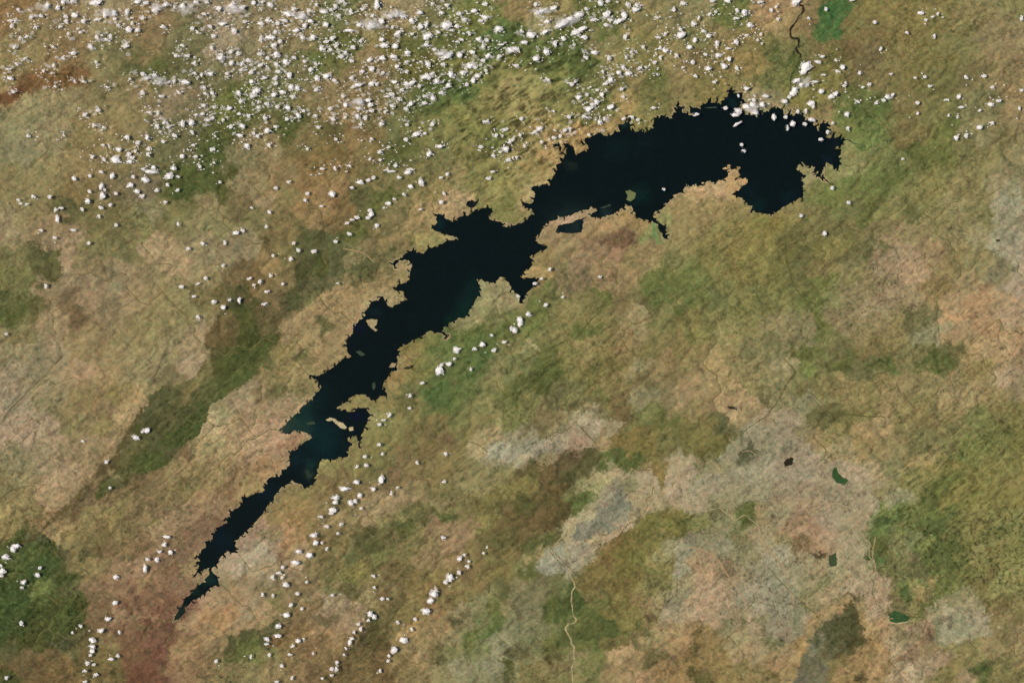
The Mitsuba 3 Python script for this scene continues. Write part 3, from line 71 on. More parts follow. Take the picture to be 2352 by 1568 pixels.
CLOUDS = """00: 430 50 50 60;575 20 50 50;530 70 45 60;660 10 60 40;880 25 130 60;285 155 45 40;375 150 40 40;105 240 40 50;95 190 60 30;140 190 25 25;325 250 40 40;550 245 35 30;600 150 40 35;610 195 45 40;685 140 80 50;770 195 55 45;890 180 60 40;960 130 40 80;1045 120 50 60;1055 175 40 35;1165 110 45 70;1085 235 40 30;1180 270 70 70;1210 215 30 40;1260 275 50 50;1310 170 40 45;1415 95 60 60;1440 75 50 30;1525 40 55 50;1675 55 55 60;1600 65 35 35;1260 20 70 40;1340 25 60 40;1800 20 60 40;1895 25 55 40;2130 60 60 70;2230 70 70 45;2105 125 35 30;1875 130 45 35;2010 80 60 50;2330 30 50 50;240 335 45 35;185 350 35 30;130 435 40 50;165 90 35 30;830 430 50 65;890 345 45 40;930 325 40 30;975 365 40 40;1015 335 40 40;670 490 70 40;580 535 50 45;485 430 35 30;230 540 40 30;150 590 40 40;65 635 40 30;95 720 65 40;395 655 30 30;475 670 30 35;1160 400 40 30;1150 425 70 30;1495 245 50 40;1765 260 45 40;1930 245 50 40;2040 220 80 40;2150 285 60 60;2250 200 45 45;1955 330 50 40;1815 300 30 30;1945 440 40 40;1675 420 45 40;1720 510 55 40;1615 510 40 40;2120 475 45 50;2185 490 40 45;2020 530 70 50;2030 500 40 30;1785 585 40 50;2125 580 45 55;2280 555 45 45;2220 590 45 50;2220 640 50 40;2305 665 45 45;1930 680 60 45;1850 685 40 35;1785 675 40 40;2085 675 40 35;1420 690 60 40;1310 680 50 40;1350 720 60 30;1460 760 50 40;1550 755 35 35;1600 745 40 40;1700 755 90 45;2310 750 50 50;1310 850 45 45;1480 885 55 40;1640 850 35 35;1875 805 40 35;1885 860 40 35;1950 855 50 40;2190 855 50 50;2335 840 40 70;2210 935 40 40;2105 995 65 40;2320 880 50 40;1870 970 50 40;1970 985 40 40;1860 1045 40 40;1800 1055 35 35;1910 1100 50 35;1955 1080 40 35;2200 1045 40 35;2280 1065 50 40;2050 1100 40 30;2120 1165 50 45;2225 1160 55 45;1755 1125 60 60;1675 1135 45 70;1510 1125 45 35;1440 1165 50 45;1550 1170 50 35;1765 1215 45 40;1600 1245 60 40;1470 1215 50 30;2200 1245 70 40;1975 1250 35 30;2330 1225 40 40;1350 1260 45 60;1265 1310 50 45;1165 1265 50 55;1500 1300 40 40;1775 1335 40 35;1955 1375 60 40;2265 1340 60 50;1365 1370 35 50;1240 1390 35 35;1090 1370 60 50;1180 1420 45 60;1210 1450 45 40;1190 1485 70 45;1060 1470 100 80;955 1465 50 40;845 1440 45 40;945 1335 40 35;1360 1420 40 45;1675 1435 55 45;1795 1440 45 35;1835 1530 45 35;1965 1495 40 30;1590 1545 60 50;1410 1540 60 50;1320 1550 60 40;775 1055 50 45;860 1155 35 50;945 1170 30 35;1370 1030 50 35;1450 1040 30 45;255 1250 30 30;585 1245 30 30;505 795 35 30;685 750 35 25;765 750 35 25;990 805 40 25;120 845 50 30;1190 725 30 30;880 570 30 30;490 600 40 40;735 300 35 30;630 310 30 30;900 1015 50 30
10: 130 45 60 60;60 20 50 30;345 80 50 35;485 95 50 40;290 130 100 60;420 150 60 50;380 165 60 30;265 190 60 40;500 195 60 45;110 190 60 50;45 215 70 40;200 215 50 40;445 235 50 50;640 225 60 50;730 55 45 50;690 90 40 35;555 45 35 35;790 15 50 40;870 110 40 60;620 110 80 40;760 145 60 40;945 230 55 45;1055 240 90 70;855 280 110 35;1105 40 60 110;1070 145 45 40;1150 195 70 60;1230 150 60 40;1290 130 45 50;1350 150 80 40;1500 115 70 40;975 85 50 30;175 295 50 45;365 280 80 40;425 345 50 50;130 345 120 40;45 355 40 50;220 380 50 35;160 415 60 45;700 350 60 45;645 385 60 40;735 425 50 35;605 450 60 60;680 460 40 40;895 435 60 40;965 375 45 40;520 345 55 60;1155 365 55 45;1175 415 90 45;1275 425 70 55;1255 250 35 35;1300 305 90 40;1430 190 60 50;1510 245 60 60;1565 220 40 60;1575 335 100 80;1435 310 40 40;1565 415 60 45;1640 455 40 35;1745 235 110 80;1845 245 50 50;1795 280 40 30;1700 120 50 40;1865 130 60 40;1670 295 45 35;2105 155 80 50;2000 100 70 40;1910 185 60 40;2060 190 60 30;2220 270 90 70;2110 40 60 40;1750 50 60 35;1615 40 45 45;1960 310 50 45;2045 360 60 45;2120 370 50 40;1890 365 40 35;1850 385 50 35;1985 480 60 45;2340 460 80 60;2130 510 60 50;2085 555 50 40;1755 510 140 60;1700 495 80 35;1870 505 60 50;2250 410 60 35;2235 520 50 40;2090 425 50 40;1390 485 60 50;1160 535 70 50;1260 520 70 40;1040 550 55 45;35 500 50 40;185 500 60 70;110 535 50 35;350 530 45 40;445 565 40 40;270 570 60 60;185 590 50 50;40 595 50 40;550 590 50 40;500 640 50 50;820 485 40 40;780 520 60 40;880 560 60 35;1295 610 55 45;1385 570 40 35;1515 570 40 30;1580 590 60 70;1715 595 55 40;1065 635 60 55;975 655 50 40;1165 670 40 35;1385 660 45 45;1970 600 100 60;2010 620 50 40;2110 650 40 30;1900 670 70 50;1790 680 50 80;2035 695 60 45;1995 740 50 60;1560 700 110 50;1620 675 60 40;1590 720 50 40;1660 745 50 50;1430 760 90 40;1380 770 60 50;1500 795 45 35;1270 755 70 40;1060 770 60 50;1110 770 40 50;940 780 80 40;890 800 60 30;1345 825 60 35;1245 865 60 40;1200 885 60 30;1310 910 45 40;200 660 60 40;305 690 50 70;180 720 60 40;70 715 60 40;560 720 60 60;645 700 70 60;720 740 50 40;880 715 50 35;180 770 50 40;550 825 45 40;380 810 50 50;320 800 50 60;15 830 60 60;165 870 65 50;240 845 70 40;340 890 50 40;20 940 40 50;20 985 50 30;100 955 50 40;195 980 40 40;290 990 60 50;795 885 40 35;820 965 50 50;955 940 70 50;1030 920 70 40;1050 965 60 50;935 995 60 30;1060 1020 50 30;1420 955 55 50;1375 1000 45 40;1250 975 50 40;1545 945 60 40;1550 885 45 30;1625 900 45 60;1700 850 50 40;1765 785 50 50;1935 775 45 40;680 1000 45 40;435 1020 35 35;385 1060 55 50;285 1090 50 40;85 1080 60 40;545 1060 45 30;705 1095 50 45;820 1080 35 30;930 1065 45 60;1005 1080 35 60;960 1140 40 40;1185 1025 35 30;1145 1140 50 50;1385 1145 40 35;100 1200 60 60;10 1250 50 40;180 1165 50 30;570 1170 40 40;120 1335 40 40;470 1370 35 35;1620 1140 50 45;1470 1235 90 50;1550 1225 40 35;1375 1285 45 45;1060 1275 35 35;1215 1350 40 35;1140 1395 40 45;1045 1460 40 40;1140 1470 35 35;1690 1345 70 40;1590 1415 60 60;2110 1115 75 30;2205 1245 45 45;2290 1190 45 40;2065 1350 45 40;2290 1365 80 60;2250 1395 50 40;2330 1300 40 50;2180 1430 45 35;2320 1470 50 40;730 1280 40 30;860 1525 40 30;610 1550 50 30;725 1550 40 40;1200 1560 60 20;1410 1555 80 30;1280 1520 50 40
20: 810 30 60 60;880 15 50 30;215 40 50 40;380 75 90 40;260 105 140 40;610 140 110 60;680 80 40 40;460 220 150 70;520 180 90 50;320 200 60 45;300 295 100 40;640 270 110 50;580 300 90 60;660 345 75 45;745 185 60 40;870 130 90 60;1030 140 60 80;980 190 120 50;865 230 50 40;900 185 50 40;1065 45 60 40;1135 85 75 55;1145 50 50 40;470 355 55 50;395 400 45 60;315 475 70 75;215 540 75 50;175 320 90 70;90 285 40 50;110 390 70 40;35 450 80 50;570 410 35 35;680 530 55 40;755 480 70 45;35 605 60 35;1570 30 60 40;1485 85 35 55;1330 160 45 30;1715 165 30 40;1665 220 50 50;1545 270 40 40;1550 325 110 60;1345 345 65 25;1410 305 30 30;1755 285 40 40;1805 330 50 50;1680 370 45 60;1630 435 60 50;1410 465 70 50;1205 430 35 40;1365 440 40 40;1095 480 30 35;1365 530 40 45;1310 575 45 40;1050 530 40 35;890 535 50 45;1870 110 30 35;1815 130 45 40;2135 115 60 80;2070 95 40 50;2060 170 60 40;2185 230 60 50;1880 400 45 70;2060 390 50 60;1980 445 50 30;1775 500 45 35;1890 510 80 50;1995 545 50 60;1950 605 60 65;1660 570 40 50;2065 630 50 40;1800 630 75 50;1570 620 35 30;1685 700 35 35;1860 755 35 30;1510 510 40 35;1040 340 40 50;2155 325 40 30;2285 315 35 35;2255 370 35 30;1845 10 70 30;1980 10 70 35;2280 20 60 40;1020 620 40 50;980 665 50 50;1070 675 75 40;1175 625 45 35;1230 620 30 30;830 660 40 35;905 735 60 60;860 765 60 40;545 775 50 40;580 750 30 30;325 730 60 40;1335 685 30 30;610 895 60 50;685 870 35 30;825 870 50 50;785 830 40 30;770 940 60 70;700 1000 80 60;735 960 50 40;1005 820 40 40;1020 890 40 40;905 985 85 45;665 1075 60 40;805 1120 50 50;850 1090 40 40;1095 1075 60 35;1025 1090 50 40;1155 1100 40 30;525 1075 50 40;85 1090 45 35;380 1020 35 30;210 1210 50 35;250 1180 60 50;485 1195 50 40;535 1185 40 40;385 1265 50 40;440 1250 35 45;270 1305 30 35;75 1240 40 35;5 1285 30 40;115 1340 30 35;40 1450 40 40;1300 990 45 30;705 1240 30 30;2155 810 60 45;2080 880 30 40;1960 995 55 40;2080 1020 80 60;2150 980 80 60;2210 960 60 50;2050 1055 80 45;2230 1035 70 60;2300 960 60 50;2330 885 50 40;2220 920 40 40;1690 1050 60 40;2070 1140 100 28;2110 1330 45 35;2130 1385 50 40
30: 255 20 100 60;775 5 60 20;30 95 40 45;70 65 40 40;90 180 60 40;530 85 40 40;375 170 40 40;980 205 45 35;1405 120 80 35;1560 130 30 35;1515 155 45 30;1450 185 40 25;1275 300 45 30;1525 335 40 45;1035 450 45 40;2330 175 40 45;500 520 50 30;625 555 45 35;350 610 120 90;330 655 100 60;460 570 70 40;685 620 60 60;640 660 50 40;840 670 45 35;1135 680 35 40;510 690 50 25;430 750 80 30;365 775 40 40;305 780 50 50;260 740 90 40;245 830 60 70;225 860 70 50;195 890 50 40;155 930 70 40;490 840 55 50;580 890 70 50;620 860 60 50;700 790 45 35;715 760 30 40;395 950 85 60;415 980 50 40;930 775 45 35;870 800 40 30;825 935 50 35;1100 890 60 50;1065 920 50 40;1145 870 40 40;1000 945 50 40;725 1050 50 50;735 1180 40 45;590 1135 45 40;345 1020 40 50;270 1025 40 40;400 1100 80 40;55 1075 45 70;165 1075 50 35;225 1135 60 55;180 1175 40 60;340 1140 50 35;550 1215 45 45;485 1280 50 40;1440 705 40 40;1350 715 40 25;1490 795 50 30;1375 945 50 35;1375 1040 30 40;1640 920 60 30;1755 890 50 50;1820 710 60 40;1985 700 50 40;2065 800 50 30;2120 925 60 35;2045 960 70 40;1945 1015 45 30;1730 1265 55 50;1820 1245 45 45;1940 1170 70 45;2060 1130 55 35;1740 1075 35 35;1660 1060 35 35;1235 1460 30 25;2330 830 40 35;1775 985 60 30;2310 995 30 45
01: 680 70 45 55;825 45 40 45;930 10 50 30;1030 50 50 70;1220 55 45 40;1330 85 80 65;1380 10 140 40;1550 50 100 70;1635 55 45 40;1200 130 55 50;1175 140 50 40;1255 190 60 45;1310 235 50 45;1060 210 45 35;930 145 50 70;940 230 65 70;960 175 30 40;820 190 45 35;805 280 60 60;925 340 50 40;1015 315 45 35;755 355 40 40;905 420 45 35;1065 500 35 45;1515 290 45 35;1540 130 40 40;165 270 40 30;240 310 60 30;190 300 50 30;305 240 45 45;455 240 55 40;375 548 45 35;525 440 40 80;560 345 50 30;505 360 35 50;670 545 60 30;500 615 50 30;815 665 40 35;420 1060 50 45;1860 665 45 40;1725 715 45 40;2065 660 40 50;2165 570 65 45;2230 550 45 40;2050 870 40 45;1885 985 40 45;1665 1065 50 45;1815 1035 45 30;2290 990 50 40;2330 1050 40 30;2110 1185 45 40;2200 1190 40 65;1960 1205 60 45;2050 1255 60 50;1780 1155 50 30;1815 1345 45 40;1635 490 35 45;55 1500 50 30;1630 180 40 40;1440 180 60 40;2020 105 40 30;2310 340 40 30
11: 300 105 40 40;180 160 40 40;475 210 50 35;450 270 35 50;695 215 65 65;600 325 45 25;880 155 40 35;955 105 70 50;1080 65 50 35;1030 85 50 35;1315 60 50 45;1390 15 80 40;1240 5 90 25;1515 105 60 80;1420 145 60 45;1360 220 45 45;1270 260 40 40;1215 300 70 40;1175 340 35 25;1045 365 50 40;1055 400 60 60;1030 430 50 40;925 430 50 45;880 450 50 25;835 480 50 30;1105 505 50 50;855 580 50 40;730 650 45 40;345 665 35 35;390 730 45 45;315 810 45 50;155 780 40 35;530 740 60 40;135 960 40 40;35 1020 45 45;100 1110 55 35;245 1040 35 30;80 1225 60 35;750 1035 50 20;1755 30 45 35;1700 65 40 30;2140 70 60 40;2175 10 50 30;1725 210 35 35;1505 355 45 30;1700 290 50 40;2165 1510 40 30;120 380 40 40;95 510 35 40;2345 1450 30 60
21: 345 905 40 40;270 990 40 30;210 1035 45 35;75 1370 65 70;70 1410 50 50;20 1465 60 60;150 1320 60 50;465 1160 35 30;55 1155 40 40;310 1230 40 50;1395 170 35 35;810 975 40 30
31: 740 290 45 40;305 410 45 40;517 575 50 50;590 160 45 40
02: 1350 815 70 55;1245 880 70 55;1310 825 50 30;975 1105 45 40;1010 1340 35 30;760 915 40 30
12: 1680 265 80 100;1705 215 40 40;1840 75 60 70;1865 65 50 30;1775 205 60 45;1820 160 45 40;1975 250 40 45;2005 65 50 40;2075 25 65 50;2185 80 45 50;2280 5 50 30;1525 380 50 35;1415 495 50 45;1410 610 35 30;1225 675 45 50;1170 720 45 30;1135 760 40 35;1130 945 40 45;1160 1030 40 35;1740 1030 40 40;1480 1110 40 40;1000 1055 45 40;1010 1135 45 35;925 1145 35 40;1150 1265 65 90;920 1290 60 50;810 1350 100 50;1075 1350 55 45;950 1410 55 45;735 1430 90 50;725 1475 60 50;910 1465 45 50;870 1480 60 60;705 1545 90 50;965 1530 35 30;1240 1390 30 50;1730 1285 50 30;1300 1340 30 30
03: 145 310 90 50;115 340 60 60;50 415 90 60;20 540 70 60;10 580 60 40;5 490 40 40;345 575 55 45;365 510 40 35;215 640 55 50;200 690 40 40;195 1020 50 45;1530 225 80 35;1510 295 50 55;1465 360 45 40;1565 365 50 55;1440 435 50 60;1355 430 40 40;1330 515 45 80;1060 595 60 45;1055 830 55 45;990 975 65 50;740 1045 40 35;665 1105 30 30;925 1085 65 50;845 1175 75 60;845 1230 70 50;845 1275 60 45;830 1310 40 35;800 1385 50 45;860 1400 40 35;1020 1345 60 40;1080 1320 40 40;775 1455 50 35;880 1490 45 40;780 1555 50 30;60 1520 50 40;1095 1100 30 40;1985 1370 40 45;2305 1325 40 45
13: 590 40 60 40;690 10 55 30;650 130 45 40;780 110 50 45;535 210 80 55;545 280 60 50;605 280 35 30;650 335 40 40;750 195 30 35;390 360 70 45;490 395 70 60;360 460 90 50;245 505 40 45;150 600 45 50;205 555 60 30;275 665 65 55;240 600 40 30;380 745 50 40;465 640 30 35;700 760 40 30;420 885 40 35;275 945 80 50;205 1045 60 50;200 1135 70 45;100 1165 55 50;95 1210 50 30;385 1180 60 50;435 1160 30 35;335 1225 40 45;310 1305 50 35;125 1310 40 40;235 1410 40 45;330 1520 40 40;190 1555 40 30;525 1295 35 35;320 850 40 50;60 755 30 50;155 765 35 35;1080 585 45 30;1085 690 40 30;1160 795 50 35;1210 795 30 30;1045 935 60 60;1085 960 50 50;1030 990 35 35;940 1025 40 35;960 1070 45 40;900 1100 30 30;860 1195 45 60;880 1160 50 40;825 1250 30 35;810 1310 35 35;740 1380 40 50;735 1440 40 60;695 1440 40 50;695 1495 40 35;610 1525 35 30;1300 1010 40 35;1355 1175 85 60;1270 1260 70 60;1260 1290 40 25;1210 1365 40 30;1220 1320 30 40;1140 1455 45 40;1430 1075 40 40;1555 910 100 60;1575 900 50 50;1640 740 90 100;1600 810 70 60;1780 600 80 80;1745 640 50 50;1865 550 45 50;1870 425 50 50;1940 500 50 45;1955 450 35 30;1915 390 40 30;1720 235 45 45;2090 375 30 35;1460 980 40 40;2120 320 25 30"""

# ------------------------------------------------------------------ land cover material
land = np.array([[float(v) for v in t] for t in numbers(LAND)])
# landscape units with a sharp border: grey plains, wooded valley sides, burnt ground ...
UNITS = [
    '1085 1045 1110 1020 1180 1013 1260 1004 1330 958 1345 938 1352 962 1440 966 1412 1000 1350 1028 1300 1034 1240 1056 1180 1062 1120 1070',
    '1225 1310 1250 1265 1290 1225 1310 1180 1345 1110 1380 1085 1450 1085 1500 1075 1515 1110 1530 1102 1545 1050 1600 1046 1660 1036 1690 1010 1720 968 1760 938 1800 928 1830 960 1870 960 1860 1010 1900 1040 1950 1058 2000 1088 2040 1120 2012 1180 1992 1220 2008 1280 2024 1360 2032 1400 2000 1440 1960 1378 1930 1390 1900 1420 1860 1440 1820 1472 1760 1492 1720 1462 1680 1442 1640 1402 1590 1420 1550 1432 1512 1420 1540 1380 1560 1310 1545 1260 1560 1236 1600 1226 1640 1196 1560 1186 1500 1174 1470 1186 1440 1206 1420 1230 1380 1252 1362 1290 1312 1312 1240 1320',
    '640 470 600 560 560 640 500 720 470 790 455 860 400 880 350 895 330 940 300 1000 265 1060 220 1120 150 1180 170 1190 250 1132 330 1090 380 1072 430 1012 470 990 482 930 540 900 600 850 640 800 660 740 690 720 780 640 870 560 830 520 750 540 700 500 690 430',
    '-60 1250 0 1232 60 1212 110 1240 150 1270 152 1330 190 1340 202 1390 200 1420 170 1440 140 1490 60 1500 -60 1490',
    '2012 1195 2060 1160 2130 1170 2250 1150 2420 1150 2420 1420 2280 1400 2240 1370 2170 1365 2150 1400 2110 1420 2040 1410 2030 1340 2010 1270',
    '1946 1378 1960 1390 1970 1430 1985 1440 1980 1475 1950 1490 1920 1500 1900 1530 1860 1620 1800 1620 1830 1530 1850 1490 1880 1450 1890 1430 1920 1420',
    '1880 18 1920 2 1960 18 1932 50 1912 82 1880 97 1864 86 1880 50',
    '58 590 80 563 110 578 142 605 140 640 115 652 90 640 70 625',
    '1000 1182 1100 1150 1180 1080 1290 1056 1340 1040 1440 1030 1500 1050 1500 1072 1450 1082 1380 1082 1342 1108 1308 1180 1288 1224 1210 1250 1190 1300 1100 1262 1130 1204',
    '-60 250 0 222 30 200 80 186 140 172 175 165 178 176 120 192 70 205 30 232 0 238 -60 270',
    '1370 553 1410 546 1462 552 1470 562 1420 566 1376 562',
    '1382 1116 1417 1103 1447 1134 1456 1178 1421 1213 1364 1239 1316 1240 1320 1204 1364 1195',
    '1447 1213 1482 1191 1526 1195 1553 1221 1548 1274 1553 1309 1526 1388 1509 1431 1395 1466 1334 1396 1325 1344 1364 1283 1369 1256',
    '1596 1265 1631 1256 1653 1291 1666 1344 1653 1440 1614 1449 1588 1361',
    '1798 1195 1859 1178 1920 1195 1929 1256 1912 1283 1868 1274 1824 1256',
    '1386 1501 1439 1484 1482 1497 1474 1536 1420 1560 1420 1620 1386 1620',
    '2157 1379 2200 1357 2262 1379 2279 1414 2262 1458 2209 1475 2148 1458 2139 1423',
    '1860 822 1935 800 2000 822 2060 836 2050 862 1960 872 1880 858']
_polys = [[(float(x_), float(y_)) for x_, y_ in zip(u_.split()[::2], u_.split()[1::2])] for u_ in UNITS]
_shp = [Polygon(p_) for p_ in _polys]
UNIT_OF = np.zeros(len(land), int)
for k_, g_ in enumerate(_shp):
    UNIT_OF[shapely.contains_xy(g_, land[:, 0], land[:, 1])] = k_ + 1
_tree = cKDTree(land[:, :2])
land[:, 4] = np.minimum(land[:, 4], 0.84 * land[:, 3])
_c = lin(land[:, 2:5])
_nb = [[b_ for b_ in _tree.query_ball_point(q_[:2], 90) if UNIT_OF[b_] == UNIT_OF[a_]] for a_, q_ in enumerate(land)]
_mean = np.array([_c[i_].mean(0) for i_ in _nb])
_lum, _mlum = _c @ [0.3, 0.6, 0.1], _mean @ [0.3, 0.6, 0.1]
_chr, _mchr = _c / _lum[:, None], _mean / _mlum[:, None]
# single samples are noisy: pull them towards their surroundings, hue more than brightness
_l = _mlum * (_lum / _mlum) ** LUM_KEEP
_h = _mchr + HUE_KEEP * (_chr - _mchr)
_h = 1 + 0.84 * (_h - 1)
_h[:, 1] = np.where(_h[:, 1] > _h[:, 0], _h[:, 0] + 0.6 * (_h[:, 1] - _h[:, 0]), _h[:, 1])       # foliage is duller than the scanned samples
_h[:, 2] = np.where(_h[:, 1] > _h[:, 0], np.minimum(_h[:, 2], 0.36 * _h[:, 1]), _h[:, 2])
_h[:, 0] = np.where(_h[:, 0] > 1.28, 1.28 + 0.55 * (_h[:, 0] - 1.28), _h[:, 0])
_h /= (_h @ [0.3, 0.6, 0.1])[:, None]
ALB = np.clip(_l[:, None] * _h * np.array(TINT) / np.array(GAIN), 0.004, 0.8)
AX, AY = mi.Float(land[:, 0]), mi.Float(land[:, 1])
AR, AG, AB = mi.Float(ALB[:, 0]), mi.Float(ALB[:, 1]), mi.Float(ALB[:, 2])

AU = mi.UInt32(UNIT_OF.astype(np.uint32))
CELL, NX, NY, KN = 12.0, 196, 131, 14
_cx, _cy = np.meshgrid((np.arange(NX) + 0.5) * CELL, (np.arange(NY) + 0.5) * CELL)
_, _near = _tree.query(np.stack([_cx.ravel(), _cy.ravel()], 1), k=KN)
NEAR = mi.UInt32(_near.astype(np.uint32).ravel())


def mirror(v, length):
    """Land outside the surveyed map goes on like the land inside it."""
    v = dr.abs(v)
    k = dr.floor(v / length)
    r = v - k * length
    odd = (mi.UInt32(mi.Int32(k)) & 1) == 1
    return dr.select(odd, length - r, r)


def unit_at(gx, gy):
    u = mi.UInt32(0)
    for k, poly in enumerate(_polys):
        inside = mi.Bool(False)
        xs, ys = [q_[0] for q_ in poly], [q_[1] for q_ in poly]
        for i in range(len(poly)):
            x0, y0, x1, y1 = xs[i - 1], ys[i - 1], xs[i], ys[i]
            if y0 != y1:
                inside ^= ((gy < y0) ^ (gy < y1)) & (gx < x0 + (gy - y0) * ((x1 - x0) / (y1 - y0)))
        u = dr.select(inside, mi.UInt32(k + 1), u)
    return u


def cover(gx, gy, u):
    """Land cover at a place: nearby survey samples of the same landscape unit blended by distance."""
    ix = dr.clip(mi.Int32(gx / CELL), 0, NX - 1)
    iy = dr.clip(mi.Int32(gy / CELL), 0, NY - 1)
    base = mi.UInt32(iy * NX + ix) * KN
    soft = dr.select((u == 4) | (u == 5) | (u == 9), mi.Float(0.3), mi.Float(0.05))     # woodland thins out gradually, plains end abruptly
    r, g, b, w = mi.Float(0), mi.Float(0), mi.Float(0), mi.Float(0)
    for k in range(KN):
        i = dr.gather(mi.UInt32, NEAR, base + k)
        d2 = dr.square(gx - dr.gather(mi.Float, AX, i)) + dr.square(gy - dr.gather(mi.Float, AY, i)) + 40.0
        wk = 1e6 / (d2 * d2 * d2)
        wk *= dr.select(dr.gather(mi.UInt32, AU, i) == u, 1.0, soft)
        r += wk * dr.gather(mi.Float, AR, i)
        g += wk * dr.gather(mi.Float, AG, i)
        b += wk * dr.gather(mi.Float, AB, i)
        w += wk
    return r / w, g / w, b / w


def ridge(v):
    return 1 - dr.abs(2 * v - 1)


GRAIN = [  # where bedding and ridges show: centre, radius, strike (degrees from east, counter-clockwise), width of the bands, strength
    (1190, 250, 270, 31, 5.0, 2.9), (760, 420, 200, 40, 6.0, 0.6), (420, 960, 230, 50, 5.0, 0.7), (520, 1080, 150, 48, 4.0, 0.9), (2180, 1080, 330, 42, 4.5, 1.1), (2080, 590, 280, 36, 4.2, 0.8), (1650, 600, 200, 30, 5.0, 0.5), (2240, 720, 150, 30, 3.8, 0.5), (300, 250, 330, 25, 6.0, 0.4), (120, 900, 200, 40, 5.0, 0.4),
    (1250, 830, 220, 40, 6.0, 0.6), (900, 1300, 260, 38, 5.5, 0.7), (1950, 860, 160, 12, 4.0, 0.8), (1700, 880, 130, 78, 4.0, 0.7), (2200, 330, 250, 22, 5.0, 0.4), (1420, 1290, 160, 50, 5.0, 0.5), (2000, 1480, 200, 50, 5.0, 0.5)]


def ground_color(p, n, uv):
    gx, gy = p.x / S + 1176.0, 784.0 - p.y / S
    n1, n2 = fbm(gx / 30, gy / 30, 3.1, octaves=5) - 0.5, fbm(gx / 30 + 50, gy / 30, 9.7, octaves=5) - 0.5
    f1, f2 = noise(gx / 3.3, gy / 3.3, 21.0) - 0.5, noise(gx / 3.3, gy / 3.3, 33.0) - 0.5
    mx, my = gx + n1 * 84 + n2 * 26 + f1 * 10, gy - n1 * 58 + n2 * 37 + f2 * 10      # patches are drawn out along the north-east strike
    u = unit_at(mirror(gx + n1 * 20 + f1 * 8, 2352.0), mirror(gy + n2 * 20 + f2 * 8, 1568.0))
    r, g, b = cover(mirror(mx, 2352.0), mirror(my, 1568.0), u)
    # speckle of bush and bare soil
    s1 = noise(gx / 3.6, gy / 3.6, 5.0) - 0.5
    s2 = noise(gx / 8.0, gy / 8.0, 8.0) - 0.5
    s3 = noise(gx / 4.6 + 31, gy / 4.6, 17.0)
    s4 = fbm(gx / 24 + n2 * 1.5, gy / 20 + n1 * 1.5, 27.0, octaves=3) - 0.5
    dens = smoothstep(0.3, 0.75, noise(gx / 60, gy / 60, 1.0))
    bush = smoothstep(0.58, 0.86, s3) * (0.25 + 0.75 * dens)
    bare = smoothstep(0.60, 0.88, noise(gx / 5.2, gy / 5.2, 41.0)) * (1.0 - 0.6 * dens)
    # bedding and ridge lines, each district with its own strike
    band, lined = mi.Float(0), mi.Float(0)
    for cx, cy, rad, deg, wid, k in GRAIN:
        ca_, sa_ = math.cos(math.radians(deg)), math.sin(math.radians(deg))
        fall = dr.exp(-(dr.square(gx - cx) + dr.square(gy - cy)) / (rad * rad * 0.6))
        lined += fall * k
        along, across = gx * ca_ - gy * sa_ + n1 * 22, gx * sa_ + gy * ca_ + n2 * 18
        band += fall * k * (0.9 * ridge(noise(along / (wid * 5.0), across / (wid * 1.7), 2.0)) + 0.6 * ridge(noise(along / (wid * 2.6), across / wid, 7.0)) - 0.85)
    # drainage: fine branching lines, darker with bush on the uplands, pale and sandy on the grey plains
    v1 = ridge(noise(gx / 30 + n1 * 1.6, gy / 26 + n2 * 1.6, 6.0))
    v2 = ridge(noise(gx / 13 + n2 * 1.3, gy / 12 + n1 * 1.3, 11.0))
    calm = dr.exp(-0.9 * lined)
    vein = dr.maximum(smoothstep(0.90, 0.985, v1), 0.4 * smoothstep(0.88, 0.98, v2)) * calm
    plain = dr.select((u == 1) | (u == 2), mi.Float(1), mi.Float(0))
    m = 1.06 + (0.26 + 0.36 * noise(gx / 170, gy / 170, 51.0)) * s1 + 0.24 * s2 + 0.34 * s4 + 0.55 * band - 0.26 * bush + 0.24 * bare + vein * (0.24 * plain - 0.17 * (1 - plain))
    m += 0.30 * (noise((gx * 0.82 - gy * 0.57) / 24 + n1, (gx * 0.57 + gy * 0.82) / 4.6 + n2 * 2, 61.0) - 0.5) + 0.22 * (noise((gx * 0.82 - gy * 0.57) / 48 + n1, (gx * 0.57 + gy * 0.82) / 9.5 + n2 * 2, 67.0) - 0.5)      # the regional strike
    farm = dr.select((u == 4) | (u == 5), mi.Float(1), mi.Float(0))
    v3 = ridge(noise(gx / 10 + n1 * 2.2 + 9, gy / 17 + n2 * 2.2, 16.0))
    m += farm * (0.30 * bare - 0.30 * bush) - plain * 0.22 * smoothstep(0.88, 0.98, v3)
    m = dr.clip(m, 0.42, 1.7)
    hue = (noise(gx / 9, gy / 9, 12.0) - 0.5) * 0.10 + (noise(gx / 3.9, gy / 3.9, 14.0) - 0.5) * 0.14 - 0.07 * bush - 0.05 * vein * (1 - plain) + 0.03 * bare
    return mi.Color3f(dr.clip(r * m * (1 + hue), 0.003, 0.9), dr.clip(g * m * (1 - 0.25 * hue), 0.003, 0.9), dr.clip(b * m, 0.003, 0.9))


scene['land_material'] = {'type': 'diffuse', 'reflectance': mikit.proc(ground_color)}

# ------------------------------------------------------------------ lake outline
def rough(pts, amp, seed, step):
    """Adds the small irregularity of a drowned shoreline between the measured points."""
    rng = np.random.default_rng(seed)
    p = np.asarray(pts, float)
    out = []
    for a, b in zip(p, np.roll(p, -1, 0)):
        d = b - a
        L = np.hypot(*d)
        k = max(1, int(round(L / step)))
        nrm = np.array([-d[1], d[0]]) / max(L, 1e-9)
        for i in range(k):
            q = a + d * i / k
            if i:
                q = q + nrm * rng.normal(0, amp * min(1, L / 12))
            out.append(q)
    return np.array(out)


